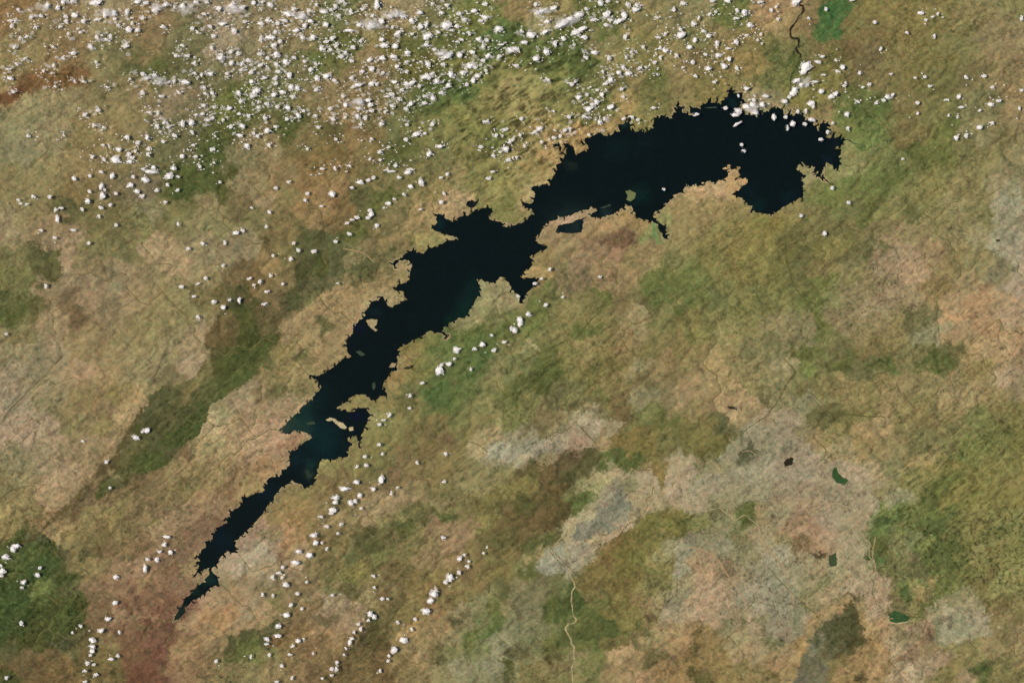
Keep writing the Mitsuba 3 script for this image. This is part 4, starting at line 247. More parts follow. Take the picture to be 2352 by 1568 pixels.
shore_pts = [sheet(*t) for t in numbers(SHORE)]
lake_g = Polygon(rough(shore_pts, 1.15, 5, 3.0)).buffer(0)
rngl = np.random.default_rng(8)
_ring, _cuts, _spits = lake_g.exterior, [], []
_pos = 0.0
while _pos < _ring.length:
    north_ = _ring.interpolate(_pos).y < 400
    _pos += rngl.uniform(6, 18) if north_ else rngl.uniform(8, 34)
    p0, p1 = np.array(_ring.interpolate(_pos).coords[0]), np.array(_ring.interpolate(_pos + 1.5).coords[0])
    d_ = (p1 - p0) / (np.hypot(*(p1 - p0)) + 1e-9)
    nrm_ = np.array([-d_[1], d_[0]])
    if lake_g.contains(Point(p0 + nrm_ * 2)):
        nrm_ = -nrm_
    spit = rngl.random() < 0.22                                       # a drowned side valley, or a spur of land between two
    if spit:
        nrm_ = -nrm_
    L_ = rngl.uniform(3.5, 13) * (1.35 if north_ else 0.8) * (0.6 if spit else 1)
    tip = p0 + nrm_ * L_ + d_ * rngl.normal(0, 0.4) * L_
    mid_ = p0 + nrm_ * L_ * 0.5 + d_ * rngl.normal(0, 0.25) * L_
    wd = rngl.uniform(1.8, 4.6) * (1.15 if north_ else 0.8)
    c_ = Polygon([p0 - d_ * wd - nrm_ * 3, p0 + d_ * wd - nrm_ * 3, mid_ + d_ * wd * 0.6, tip + d_ * 0.6, tip - d_ * 0.6, mid_ - d_ * wd * 0.6]).buffer(0)
    if c_.area > 0.5:
        (_spits if spit else _cuts).append(c_)
    if not spit and L_ > 6:
        for sgn_ in (-1, 1):
            if rngl.random() < 0.6:                                   # side branches of the drowned valley
                q0 = p0 + (tip - p0) * rngl.uniform(0.3, 0.7)
                q1 = q0 + (sgn_ * d_ * rngl.uniform(0.5, 1.0) + nrm_ * 0.7) * L_ * 0.5
                _cuts.append(LineString([q0 - nrm_, q1]).buffer(rngl.uniform(0.5, 1.1), cap_style='flat'))
lake_g = shapely.union_all([lake_g] + _cuts).difference(shapely.union_all(_spits)).buffer(0)
if lake_g.geom_type != 'Polygon':
    lake_g = max(lake_g.geoms, key=lambda q: q.area)
lake_g = Polygon(lake_g.exterior)


def to_world(poly):
    return shapely.transform(poly, lambda c: np.stack(W(c[:, 0], c[:, 1]), 1))


lake_w = to_world(lake_g)


def flat(poly, z):
    """Triangulated sheet at height z facing up."""
    parts = []
    for q in getattr(poly, 'geoms', [poly]):
        if q.geom_type != 'Polygon' or q.area < 1:
            continue
        v, f = trimesh.creation.triangulate_polygon(q, engine='earcut')
        a, b, c = v[f[:, 0]], v[f[:, 1]], v[f[:, 2]]
        cr = (b[:, 0] - a[:, 0]) * (c[:, 1] - a[:, 1]) - (b[:, 1] - a[:, 1]) * (c[:, 0] - a[:, 0])
        f = np.where(cr[:, None] < 0, f[:, ::-1], f)
        parts.append(trimesh.Trimesh(np.column_stack([v, np.full(len(v), float(z))]), f, process=False))
    return trimesh.util.concatenate(parts)


# ------------------------------------------------------------------ terrain: one sheet to the horizon
STEP, CARVE = 300.0, 85.0
inner_x, inner_y = np.arange(-147000, 147001, STEP), np.arange(-99000, 99001, STEP)
grow = np.cumsum(600 * 1.32 ** np.arange(27))
grow = grow * (2.2e6 / grow[-1])
gxs = np.concatenate([inner_x[0] - grow[::-1], inner_x, inner_x[-1] + grow])
gys = np.concatenate([inner_y[0] - grow[::-1], inner_y, inner_y[-1] + grow])
VX, VY = np.meshgrid(gxs, gys)
GX, GY = VX / S + 1176, 784 - VY / S


def nfbm(x, y, z, octaves=4):
    return meshkit.fbm(np.stack([x, y, np.full_like(x, z)], -1), octaves)


# distance to the lake on the inner part
ix0, iy0 = len(grow), len(grow)
sx, sy = slice(ix0, ix0 + len(inner_x)), slice(iy0, iy0 + len(inner_y))
shapely.prepare(lake_w)
in_lake = np.zeros(VX.shape, bool)
in_lake[sy, sx] = shapely.contains_xy(lake_w, VX[sy, sx].ravel(), VY[sy, sx].ravel()).reshape(len(inner_y), len(inner_x))
dist = np.full(VX.shape, 60000.0)
dist[sy, sx] = distance_transform_edt(~in_lake[sy, sx]) * STEP
ca, sa = 0.80, 0.60
A_, C_ = (GX * ca - GY * sa), (GX * sa + GY * ca)
wrp = nfbm(GX / 60, GY / 60, 7.0, 3) * 50
ridges = nfbm(A_ / 55, (C_ + wrp) / 13, 1.5, 4) - 0.5
hills = nfbm(GX / 28, GY / 28, 4.2, 5) - 0.5
# rugged ground follows the escarpments either side of the valley
band = np.exp(-(((GX - 1176) * 0.62 + (GY - 560) * 0.78 + 130) / 150) ** 2) + 0.7 * np.exp(-(((GX - 1176) * 0.62 + (GY - 560) * 0.78 - 330) / 200) ** 2)
crest = 1 - np.abs(2 * nfbm(GX / 30 + 40, GY / 26, 2.2, 4) - 1)
plain_m = np.zeros(GX.shape)
for k_ in (0, 1):
    plain_m[sy, sx] += shapely.contains_xy(_shp[k_].buffer(6), GX[sy, sx].ravel(), GY[sy, sx].ravel()).reshape(len(inner_y), len(inner_x))
height = 420 * ridges * (0.25 + band) + (260 * hills + 260 * (crest - 0.5)) * (1 - 0.8 * plain_m) + 150
# fault scarp in the south-west: the plateau stands above the valley floor
scarp = np.array([sheet('02', *q) for q in ((1420, 330), (1310, 600), (1230, 760), (1130, 930), (1060, 1060), (990, 1140), (870, 1240), (790, 1340), (690, 1460), (560, 1560))] + [sheet('03', 350, 200), sheet('03', 150, 330)])
sd = np.full(GX.shape, 1e9)
side = np.zeros(GX.shape)
for a, b in zip(scarp[:-1], scarp[1:]):
    d = b - a
    t = np.clip(((GX - a[0]) * d[0] + (GY - a[1]) * d[1]) / (d @ d), 0, 1)
    ex, ey = GX - a[0] - t * d[0], GY - a[1] - t * d[1]
    e = np.hypot(ex, ey)
    s_ = np.sign(d[0] * ey - d[1] * ex)
    m = e < sd
    sd[m], side[m] = e[m], s_[m]
sgn = sd * side                                   # positive to the north-west of the scarp
step_ = 1 / (1 + np.exp(-np.clip(sgn / 4.0, -50, 50)))
height += 420 * step_ * np.exp(-np.maximum(sgn, 0) / 70) * (sd < 320)
land_in = np.clip((dist - 450) / 3500, 0, 1)
height = -25 + (height + 25 - np.minimum(height.min(), 0)) * (land_in ** 1.3)
height[in_lake] = -60
far = np.maximum(np.abs(VX) - 147000, np.abs(VY) - 99000)
height = np.where(far > 20000, height * np.clip(1 - (far - 20000) / 60000, 0.0, 1), height)

# ---- running water: fill the hollows, route the rain downhill, cut the valleys
import heapq
HS = 2                                               # routing grid: every second node of the inner sheet
hx, hy = inner_x[::HS], inner_y[::HS]
hgx, hgy = np.meshgrid(hx / S + 1176, 784 - hy / S)
sub = (slice(iy0, iy0 + len(inner_y), HS), slice(ix0, ix0 + len(inner_x), HS))
route = height[sub] + 0.006 * np.minimum(dist[sub], 90000) + 320 * nfbm(hgx / 120, hgy / 120, 3.3, 5) + 60 * nfbm(hgx / 9, hgy / 9, 8.8, 2)
lake_m = in_lake[sub]
route = np.where(lake_m, -200.0, route)
RH, RW = route.shape
down = np.full(RH * RW, -1)
flat_r, done = route.ravel().copy(), np.zeros(RH * RW, bool)
heap = []
for j_ in range(RH):
    for i_ in range(RW):
        if lake_m[j_, i_] or j_ in (0, RH - 1) or i_ in (0, RW - 1):
            n_ = j_ * RW + i_
            done[n_] = True
            heap.append((float(flat_r[n_]), n_))
heapq.heapify(heap)
order = []
while heap:
    e_, n_ = heapq.heappop(heap)
    order.append(n_)
    j_, i_ = divmod(n_, RW)
    for dj, di in ((-1, 0), (1, 0), (0, -1), (0, 1), (-1, -1), (-1, 1), (1, -1), (1, 1)):
        a_, b_ = j_ + dj, i_ + di
        if 0 <= a_ < RH and 0 <= b_ < RW:
            k_ = a_ * RW + b_
            if not done[k_]:
                done[k_] = True
                down[k_] = n_
                heapq.heappush(heap, (max(float(flat_r[k_]), e_ + 0.01), k_))
acc = np.ones(RH * RW)
for n_ in reversed(order):
    if down[n_] >= 0:
        acc[down[n_]] += acc[n_]
acc2 = acc.reshape(RH, RW)
cut = np.where(lake_m, 0, np.log2(np.maximum(acc2, 1)))
cut = gaussian_filter(np.clip(cut, 0, 6), 0.6)
cut *= np.where(plain_m[sub] > 0, 0.35, 1.0)
yy, xx = np.meshgrid((inner_y - hy[0]) / (STEP * HS), (inner_x - hx[0]) / (STEP * HS), indexing='ij')
carve = map_coordinates(cut, [yy, xx], order=1, mode='nearest')
height[sy, sx] -= CARVE * carve * np.clip((dist[sy, sx] - 300) / 2500, 0, 1)
ny_, nx_ = VX.shape
idx = np.arange(ny_ * nx_).reshape(ny_, nx_)
q = np.stack([idx[:-1, :-1], idx[:-1, 1:], idx[1:, 1:], idx[1:, :-1]], -1).reshape(-1, 4)
scene['ground'] = mikit.ply((np.stack([VX.ravel(), VY.ravel(), height.ravel()], 1), q), 'land_material', smooth=True)
labels['ground'] = {'kind': 'structure', 'label': 'dry brown and olive land around the long dark lake'}


def terrain(x, y):
    """Height of the land sheet at world points."""
    return map_coordinates(height, [np.interp(y, gys, np.arange(ny_)), np.interp(x, gxs, np.arange(nx_))], order=1)


# ------------------------------------------------------------------ water
SILT = [  # turbid and shallow reaches: sheet, x, y, radius (grid units), colour
    ('12', 330, 740, 30, (44, 68, 56)), ('12', 430, 650, 32, (24, 52, 46)), ('12', 560, 480, 36, (14, 34, 34)), ('12', 450, 780, 30, (34, 60, 52)), ('12', 600, 850, 45, (16, 42, 44)), ('12', 650, 980, 40, (14, 40, 42)),
    ('12', 460, 560, 26, (28, 50, 44)), ('12', 270, 810, 16, (62, 76, 60)), ('12', 490, 1230, 13, (60, 74, 60)), ('11', 2010, 1100, 34, (14, 40, 34)), ('11', 1930, 1260, 32, (16, 44, 36)), ('11', 1800, 1370, 20, (14, 40, 30)), ('11', 1690, 480, 14, (16, 42, 44)), ('11', 1670, 560, 10, (12, 40, 40)),
    ('21', 2180, 190, 26, (13, 30, 33)), ('21', 2260, 320, 20, (14, 40, 38)), ('21', 1180, 220, 26, (16, 42, 38)), ('21', 880, 385, 16, (34, 54, 52)), 
    ('20', 1040, 1150, 10, (26, 56, 52)), ('20', 960, 1370, 34, (14, 32, 31)), ('20', 540, 1525, 14, (34, 44, 34)), ('20', 1200, 1320, 30, (14, 27, 30)), ('03', 1930, 620, 18, (24, 50, 42)), ('03', 1800, 740, 14, (20, 44, 34)), ('03', 1670, 900, 20, (34, 50, 38)),
    ('03', 1620, 980, 12, (52, 58, 42)), ('03', 2050, 250, 26, (12, 28, 38)), ('12', 380, 1080, 30, (16, 36, 40)), ('12', 90, 1380, 26, (14, 32, 38)), ('12', 500, 1130, 18, (28, 54, 48)), ('20', 2020, 930, 14, (20, 44, 44)), ('31', 180, 240, 24, (13, 30, 35)), ('30', 600, 1310, 16, (20, 26, 34)), ('30', 560, 1460, 18, (17, 30, 38)),
    ('21', 540, 520, 60, (30, 46, 44)), ('11', 1100, 1290, 16, (18, 34, 36)), ('11', 960, 1450, 12, (18, 20, 44)), ('12', 920, 680, 20, (16, 18, 40))]
_silt = [(*sheet(s, x, y), r, [float(k) for k in albedo(c)]) for s, x, y, r, c in SILT]
DEEP = [float(k) for k in albedo((11, 21, 21))]


def lake_color(p, n, uv):
    gx, gy = p.x / S + 1176.0, 784.0 - p.y / S
    gx += (fbm(gx / 18, gy / 18, 1.0) - 0.5) * 22
    gy += (fbm(gx / 18, gy / 18, 5.0) - 0.5) * 22
    r, g, b, w = mi.Float(DEEP[0]), mi.Float(DEEP[1]), mi.Float(DEEP[2]), mi.Float(1)
    for sx_, sy_, rad, c in _silt:
        k = dr.exp(-(dr.square(gx - sx_) + dr.square(gy - sy_)) / (0.45 * rad * rad)) * 1.4
        r += k * c[0]
        g += k * c[1]
        b += k * c[2]
        w += k
    m = 0.85 + 0.3 * noise(gx / 5, gy / 5, 3.0)
    return mi.Color3f(r / w * m, g / w * m, b / w * m)


scene['lake_material'] = {'type': 'principled', 'base_color': mikit.proc(lake_color), 'roughness': 0.22, 'specular': 0.12}
scene['lake'] = mikit.ply(flat(lake_w, 0.0), 'lake_material')
labels['lake'] = {'kind': 'structure', 'label': 'long near-black lake with ragged drowned bays running north-east'}


def water(key, color, rough_=0.25):
    c = [float(k) for k in albedo(color)]

    def fn(p, n, uv):
        m = 0.75 + 0.5 * fbm(p.x / 420.0, p.y / 420.0, 2.0)
        return mi.Color3f(c[0] * m, c[1] * m, c[2] * m)
    scene[key] = {'type': 'principled', 'base_color': mikit.proc(fn), 'roughness': rough_, 'specular': 0.12}


def soil(key, color, amp=0.5, size=500.0):
    c = [float(k) for k in albedo(color)]

    def fn(p, n, uv):
        m = 1 - amp / 2 + amp * fbm(p.x / size, p.y / size, 4.0)
        t = 0.16 * (noise(p.x / 900.0, p.y / 900.0, 8.0) - 0.5)
        return mi.Color3f(c[0] * m * (1 + t), c[1] * m, c[2] * m * (1 - t))
    scene[key] = {'type': 'diffuse', 'reflectance': mikit.proc(fn)}


water('dark_water', (20, 26, 26))
water('green_water', (56, 82, 46))
water('olive_water', (66, 78, 50))
water('brown_water', (46, 42, 28))
water('lagoon_water', (17, 31, 31))
soil('sand', (186, 168, 128), 0.5)
soil('pale_sand', (166, 148, 110), 0.6)
soil('wet_sand', (62, 72, 58), 0.7)
soil('green_bank', (112, 118, 76), 0.6)
soil('reed_bank', (64, 74, 44), 0.5)
soil('track_soil', (172, 142, 104), 0.4)
soil('track_pale', (170, 152, 112), 0.6)
soil('grey_soil', (148, 134, 112), 0.5)


def drape(poly_w, lift):
    """A patch that follows the land sheet: triangulated, then cut small and laid on it."""
    m = flat(poly_w, 0)
    v, f = trimesh.remesh.subdivide_to_size(m.vertices, m.faces, 700.0)
    v = np.array(v)
    v[:, 2] = terrain(v[:, 0], v[:, 1]) + lift
    return trimesh.Trimesh(v, f, process=False)


def ribbon(pts_g, width, seed, lift=22.0, taper=False, wobble=0.8):
    """A river or track: a strip along a meandering line, its width varying, draped on the land."""
    rng = np.random.default_rng(seed)
    p = np.array(pts_g, float)
    L = np.concatenate([[0], np.cumsum(np.hypot(*np.diff(p, axis=0).T))])
    t = np.arange(0, L[-1], 1.3)
    q_ = np.stack([np.interp(t, L, p[:, 0]), np.interp(t, L, p[:, 1])], 1)
    k = np.exp(-np.linspace(-2, 2, 5) ** 2)
    k /= k.sum()
    pad = np.pad(q_, ((2, 2), (0, 0)), mode='edge')
    q_ = np.stack([np.convolve(pad[:, i], k, 'valid') for i in (0, 1)], 1)
    q_ += np.stack([np.convolve(rng.normal(0, wobble, len(q_) + 4), np.ones(5) / 5, 'valid') for _ in (0, 1)], 1)
    d = np.gradient(q_, axis=0)
    d /= np.linalg.norm(d, axis=1, keepdims=True) + 1e-9
    nrm = np.stack([-d[:, 1], d[:, 0]], 1)
    wv = width / S / 2 * np.clip(1 + 0.55 * np.convolve(rng.normal(0, 1, len(q_) + 4), np.ones(5) / 5, 'valid'), 0.35, 1.8)
    if taper:
        wv = wv * np.linspace(1, 0.35, len(wv))
    l, r = q_ + nrm * wv[:, None], q_ - nrm * wv[:, None]
    xy = np.stack([np.stack(W(l[:, 0], l[:, 1]), 1), np.stack(W(r[:, 0], r[:, 1]), 1)], 1).reshape(-1, 2)
    i = np.arange(len(q_) - 1) * 2
    f = np.vstack([np.stack([i, i + 1, i + 3], 1), np.stack([i, i + 3, i + 2], 1)])
    v = np.column_stack([xy, terrain(xy[:, 0], xy[:, 1]) + lift])
    m = trimesh.Trimesh(v, f, process=False)
    if m.face_normals[:, 2].mean() < 0:
        m.invert()
    return m


def structure(key, shape, label):
    scene[key] = shape
    labels[key] = {'kind': 'structure', 'label': label}


def tok(s):
    """'30 275 50; ...' -> grid points"""
    return [sheet(*t) for t in numbers(s)]


structure('river', mikit.ply(ribbon(tok('30 262 45;30 320 58;30 328 105;30 300 135;30 275 175;30 240 225;30 205 270;30 205 330;30 225 355;30 275 357;30 285 385;30 275 430;30 255 452;30 275 485;30 302 505;30 288 560'), 560, 1), 'brown_water', smooth=True),
          'narrow dark river winding down from the top edge')
structure('river_001', mikit.ply(ribbon(tok('30 288 560;30 260 620;30 222 680;30 207 730;30 207 810;30 190 900;30 150 975;30 95 1050'), 430, 2), 'reed_bank', smooth=True),
          'faint green lower course of the dark river, reaching the lake')
structure('river_002', mikit.ply(ribbon(tok('30 660 1285;30 740 1285;30 780 1315;30 850 1335;30 900 1345'), 380, 3, taper=True), 'olive_water', smooth=True),
          'short dark stream leaving the eastern tip of the lake')
structure('river_003', mikit.ply(ribbon(tok('31 540 80;31 565 118;31 600 150;31 640 165'), 260, 4, taper=True), 'olive_water', smooth=True),
          'thin stream entering the narrow inlet on the lake\'s south-east side')
structure('sand_river', mikit.ply(ribbon(tok('23 590 60;23 548 100;23 522 180;23 500 250;23 495 340;23 515 372;23 520 430;23 546 480;23 535 550;23 540 600;23 570 640;23 577 680;23 550 722;23 546 800;23 555 900;23 560 955;23 590 980;23 577 1020;23 520 1027;23 490 1060;23 510 1110;23 540 1160;23 545 1210;23 570 1232;23 565 1300;23 575 1370;23 545 1430;23 555 1500;23 560 1575'), 370, 6, wobble=0.7), 'track_pale', smooth=True),
          'pale sandy riverbed meandering to the bottom edge')
structure('sand_river_001', mikit.ply(ribbon(tok('03 1745 1015;03 1800 1070;03 1920 1165;03 2050 1120;03 2150 1085;03 2250 1050;03 2351 1005;13 60 960'), 300, 7, wobble=0.5), 'track_soil', smooth=True),
          'pale sandy riverbed angling below the orange ground left of centre')
structure('sand_river_002', mikit.ply(ribbon(tok('03 1920 1165;03 1820 1215;03 1740 1290;03 1680 1350'), 260, 8, wobble=0.5), 'track_soil', smooth=True),
          'pale sandy branch running down-left beside the reddish ground')
structure('dry_stream', mikit.ply(ribbon(tok('23 1650 320;23 1740 345;23 1870 400;23 1930 500;23 1990 590;23 2060 690;23 2150 830;23 2190 940'), 330, 9, wobble=0.8), 'track_soil', smooth=True),
          'thin tan dry stream crossing the grey plain at lower right')
structure('dry_stream_001', mikit.ply(ribbon(tok('22 2300 860;22 2180 960;22 2060 1010;22 1980 1050'), 150, 10, wobble=0.9), 'grey_soil', smooth=True),
          'thin grey dry stream on the grey plain right of centre')

soil('scarp_wood', (100, 88, 54), 0.9)
soil('line_wood', (92, 90, 52), 0.7)
structure('wooded_scarp', mikit.ply(ribbon(scarp[1:], 900, 14, wobble=1.6), 'scarp_wood', smooth=True), 'thin dark wooded scarp line curving down the left side of the map')
LINES = [('line_wood', 300, '1876 952 1905 957 1938 950 1990 956 2034 957', 'dark tree line running level right of the grey plain'),
         ('line_wood', 260, '1700 1002 1715 985 1740 968 1760 955 1790 915 1808 880 1830 850', 'dark stream line along the upper edge of the grey plain'),
         ('line_wood', 420, '1804 556 1806 600 1815 625 1822 655 1850 690 1876 700', 'faint dark stream line running straight down in olive land'),
         ('line_wood', 300, '2089 1414 2105 1417 2122 1416', 'short dark outlet of the bright green reservoir'),
         ('line_wood', 380, '1198 832 1228 815 1258 803 1296 784', 'dark green stream line in the hills below the lake'),
         ('line_wood', 340, '1338 756 1360 732 1390 702 1420 690', 'dark green stream line right of the lake\'s middle'),
         ('line_wood', 260, '2078 764 2086 742 2082 724 2096 708', 'short dark crooked stream line near orange ground at right'),
         ('grey_soil', 240, '2291 549 2299 565 2322 582 2352 600', 'thin grey stream near the right edge'),
         ('track_soil', 260, '370 1118 405 1084 450 1054 457 1029 475 964 492 950', 'pale dry stream left of the lake\'s southern arm'),
         ('track_soil', 230, '788 571 818 577 838 582 860 602', 'pale crooked stream left of the lake\'s northern bay'),
         ('track_soil', 230, '2010 1232 2003 1274 2022 1350 2040 1418', 'pale straight edge of the grey plain beside green land'),
         ('track_soil', 240, '1746 1160 1738 1195 1754 1250 1800 1300 1824 1390', 'pale branch stream on the grey plain'),
         ('track_soil', 200, '1556 1052 1562 1090 1552 1140 1546 1180', 'pale upright line on the upper grey plain')]
_n = 0
for _i, (mat, wd_, pts_, lab) in enumerate(LINES):
    v_ = [float(t_) for t_ in pts_.split()]
    base_key = 'tree_line' if mat == 'line_wood' else 'dry_stream'
    n_ = sum(k_.startswith(base_key) for k_ in scene)
    structure(base_key + (f'_{n_:03d}' if n_ else ''), mikit.ply(ribbon(list(zip(v_[::2], v_[1::2])), wd_, 200 + _i, wobble=0.9), mat, smooth=True), lab)

# streams of the routed drainage, thin strips of gallery bush (sandy on the grey plains)
soil('gallery_bush', (110, 102, 64), 0.8)
soil('stream_sand', (168, 150, 116), 0.6)
MIN_ACC = 240
heads = {}
strips = {'gallery_bush': [], 'stream_sand': []}
is_ch = (acc >= MIN_ACC) & ~lake_m.ravel()
feeds = np.zeros(len(acc), int)
for n_ in np.nonzero(is_ch)[0]:
    if down[n_] >= 0:
        feeds[down[n_]] += 1
plain_sub = plain_m[sub].ravel() > 0
dist_sub = dist[sub].ravel()
for n_ in np.nonzero(is_ch & (feeds != 1))[0]:                  # from each spring or junction down to the next junction
    path = [n_]
    while True:
        n2 = down[path[-1]]
        if n2 < 0 or lake_m.ravel()[n2]:
            break
        path.append(n2)
        if feeds[n2] != 1:
            break
    if len(path) < 5:
        continue
    pj, pi = np.divmod(np.array(path), RW)
    gp = np.stack([hx[pi] / S + 1176, 784 - hy[pj] / S], 1)
    gp[1:-1] = 0.25 * gp[:-2] + 0.5 * gp[1:-1] + 0.25 * gp[2:]
    wd_ = 140 + 20 * math.log2(acc[path].mean() / MIN_ACC + 1)
    strips['stream_sand' if plain_sub[path].mean() > 0.85 else 'gallery_bush'].append(ribbon(gp, wd_, int(n_), wobble=0.7))
structure('gallery_forest', mikit.ply(trimesh.util.concatenate(strips['gallery_bush']), 'gallery_bush', smooth=True), 'thin dark bush along branching streams all over the map')
labels['gallery_forest']['kind'] = 'stuff'
structure('sandy_streams', mikit.ply(trimesh.util.concatenate(strips['stream_sand']), 'stream_sand', smooth=True), 'thin pale stream beds branching over the grey plain')
labels['sandy_streams']['kind'] = 'stuff'

PONDS = [('dark_water', '11 1925 310;11 1945 280;11 1985 265;11 2010 285;11 2030 275;11 2055 240;11 2045 280;11 2020 320;11 1985 345;11 1950 330', 'small black pool cut off above the lake\'s northern bay'),
         ('lagoon_water', '21 395 570;21 425 500;21 480 488;21 550 480;21 580 460;21 640 440;21 690 425;21 655 450;21 640 565;21 560 575', 'dark teal lagoon behind a spit on the lake\'s south shore'),
         ('brown_water', '12 1340 252;12 1370 235;12 1400 228;12 1452 214;12 1445 240;12 1400 255', 'thin dark pool just east of the lake\'s narrow middle'),
         ('brown_water', '22 1985 575;22 1995 595;22 2065 595;22 2068 638;22 2050 622;22 1990 618', 'small dark pool on pinkish ground right of centre'),
         ('green_water', '32 605 1155;32 635 1160;32 645 1205;32 690 1250;32 738 1272;32 700 1312;32 625 1295;32 590 1240;32 590 1190', 'green boomerang-shaped reservoir on the grey plain'),
         ('green_water', '33 1108 930;33 1160 902;33 1230 925;33 1305 962;33 1280 1000;33 1180 1015;33 1118 1005', 'bright green reservoir with a pale rim at lower right'),
         ('olive_water', '33 560 400;33 620 370;33 632 430;33 628 490;33 570 497;33 552 440', 'small dark green pond beside orange ground at lower right'),
         ('brown_water', '32 148 1100;32 180 1070;32 235 1063;32 222 1132;32 150 1147', 'small brown square pond on pale ground right of centre'),
         ('brown_water', '31 2083 632;31 2132 628;31 2125 652;31 2100 650', 'tiny dark pond near the right edge')]
for i, (mat, s, lab) in enumerate(PONDS):
    pg = Polygon(rough(tok(s), 0.8, 30 + i, 2.2)).buffer(0)
    structure('pond' + (f'_{i:03d}' if i else ''), mikit.ply(drape(to_world(pg), 26.0), mat, smooth=True), lab)
pale = Polygon(tok(PONDS[5][1])).buffer(2.6).difference(Polygon(tok(PONDS[5][1])).buffer(0.5)).intersection(Polygon(tok('33 1060 960;33 1320 985;33 1320 1060;33 1060 1060')))
structure('pond_shore', mikit.ply(drape(to_world(pale), 20.0), 'sand', smooth=True), 'pale sand rim below the bright green reservoir')

soil('reeds', (118, 138, 84), 0.6)
structure('reed_marsh', mikit.ply(drape(to_world(Polygon(rough(tok('21 1285 480;21 1310 472;21 1328 540;21 1340 600;21 1372 680;21 1350 692;21 1310 640;21 1288 580'), 0.7, 91, 2.5)).buffer(0)), 24.0), 'reeds', smooth=True), 'bright green marsh beside the inlet on the lake\'s south shore')

# ------------------------------------------------------------------ drawdown beach round the lake
rngb = np.random.default_rng(11)
ring = lake_w.exterior
along = np.arange(0, ring.length, 190.0)
bp = np.array([ring.interpolate(a).coords[0] for a in along])
bn = meshkit.fbm(np.stack([bp[:, 0] / 5200, bp[:, 1] / 5200, np.full(len(bp), 2.0)], -1), 3)
br = np.clip((bn - 0.44) * 1500, 0, 330) * (0.7 + 0.5 * rngb.random(len(bp)))
beach = shapely.union_all([Point(*p_).buffer(r_, quad_segs=3) for p_, r_ in zip(bp, br) if r_ > 40]).difference(lake_w.buffer(2))
bm = flat(beach, 0)
bm.vertices[:, 2] = terrain(bm.vertices[:, 0], bm.vertices[:, 1]) + 14
structure('beach', mikit.ply(bm, 'pale_sand', smooth=True), 'thin pale sand rim along the lake shore')

ISLANDS = [('pale_sand', '11 1012 1372;11 1060 1362;11 1118 1366;11 1110 1410;11 1085 1440;11 1118 1462;11 1100 1476;11 1070 1455;11 1030 1420', 'pale island close to the west shore of the lake\'s middle'),
           ('sand', '12 640 718;12 680 697;12 720 706;12 760 735;12 800 745;12 835 788;12 820 804;12 780 795;12 740 758;12 700 722;12 660 730', 'curved sandy island in the lake\'s green southern reach'),
           ('sand', '12 850 790;12 890 780;12 895 814;12 860 820', 'tiny sand islet at the end of the curved island'),
           ('wet_sand', '12 915 92;12 960 82;12 990 108;12 1012 124;12 965 134', 'low grey islet in the dark narrow part of the lake'),
           ('pale_sand', '12 1222 236;12 1250 192;12 1288 202;12 1270 236', 'pale islet against the lake\'s eastern shore'),
           ('wet_sand', '12 1065 392;12 1090 368;12 1100 420;12 1080 444;12 1070 430', 'dull upright islet near the notched eastern bay'),
           ('wet_sand', '12 460 747;12 500 738;12 540 735;12 545 758;12 470 764', 'drowned greenish sandbank near the western spit'),
           ('green_bank', '21 1042 190;21 1080 177;21 1140 206;21 1130 250;21 1090 284;21 1052 268;21 1062 230', 'small green island off the southern peninsula'),
           ('wet_sand', '21 792 346;21 850 327;21 908 306;21 905 324;21 842 344', 'long thin bar sheltering the southern lagoon'),
           ('wet_sand', '20 1772 986;20 1878 981;20 1884 993;20 1780 999', 'thin grey bar below the lake\'s northernmost shore')]
for i, (mat, s, lab) in enumerate(ISLANDS):
    pg = to_world(Polygon(rough(tok(s), 0.35, 60 + i, 2.5)).buffer(0))
    pg = max(pg.geoms, key=lambda k_: k_.area) if pg.geom_type != 'Polygon' else pg
    base_ = trimesh.creation.extrude_polygon(pg, 22.0, engine='earcut')
    base_.apply_translation([0, 0, -6])
    tops = [base_]
    for inset, up in ((140, 12), (300, 12)):
        inner_ = pg.buffer(-inset)
        for g_ in getattr(inner_, 'geoms', [inner_]):
            if g_.geom_type == 'Polygon' and g_.area > 2e4:
                t_ = trimesh.creation.extrude_polygon(g_.simplify(20), up, engine='earcut')
                t_.apply_translation([0, 0, 16 + (inset > 200) * 12])
                tops.append(t_)
    structure('island' + (f'_{i:03d}' if i else ''), mikit.ply(trimesh.util.concatenate(tops), mat), lab)

# ------------------------------------------------------------------ clouds
def cloud_look(key, opacity):
    white = {'type': 'twosided', 'bsdf': {'type': 'diffuse', 'reflectance': {'type': 'rgb', 'value': [0.92, 0.915, 0.90]}}}
    scene[key] = white if opacity >= 1 else {'type': 'mask', 'opacity': float(opacity), 'bsdf': white}     # thin cloud lets part of the light through


cloud_look('cloud_material', 1.0)
cloud_look('wisp_material', 0.30)
cloud_look('puff_material', 0.6)
cloud_look('veil_material', 0.07)


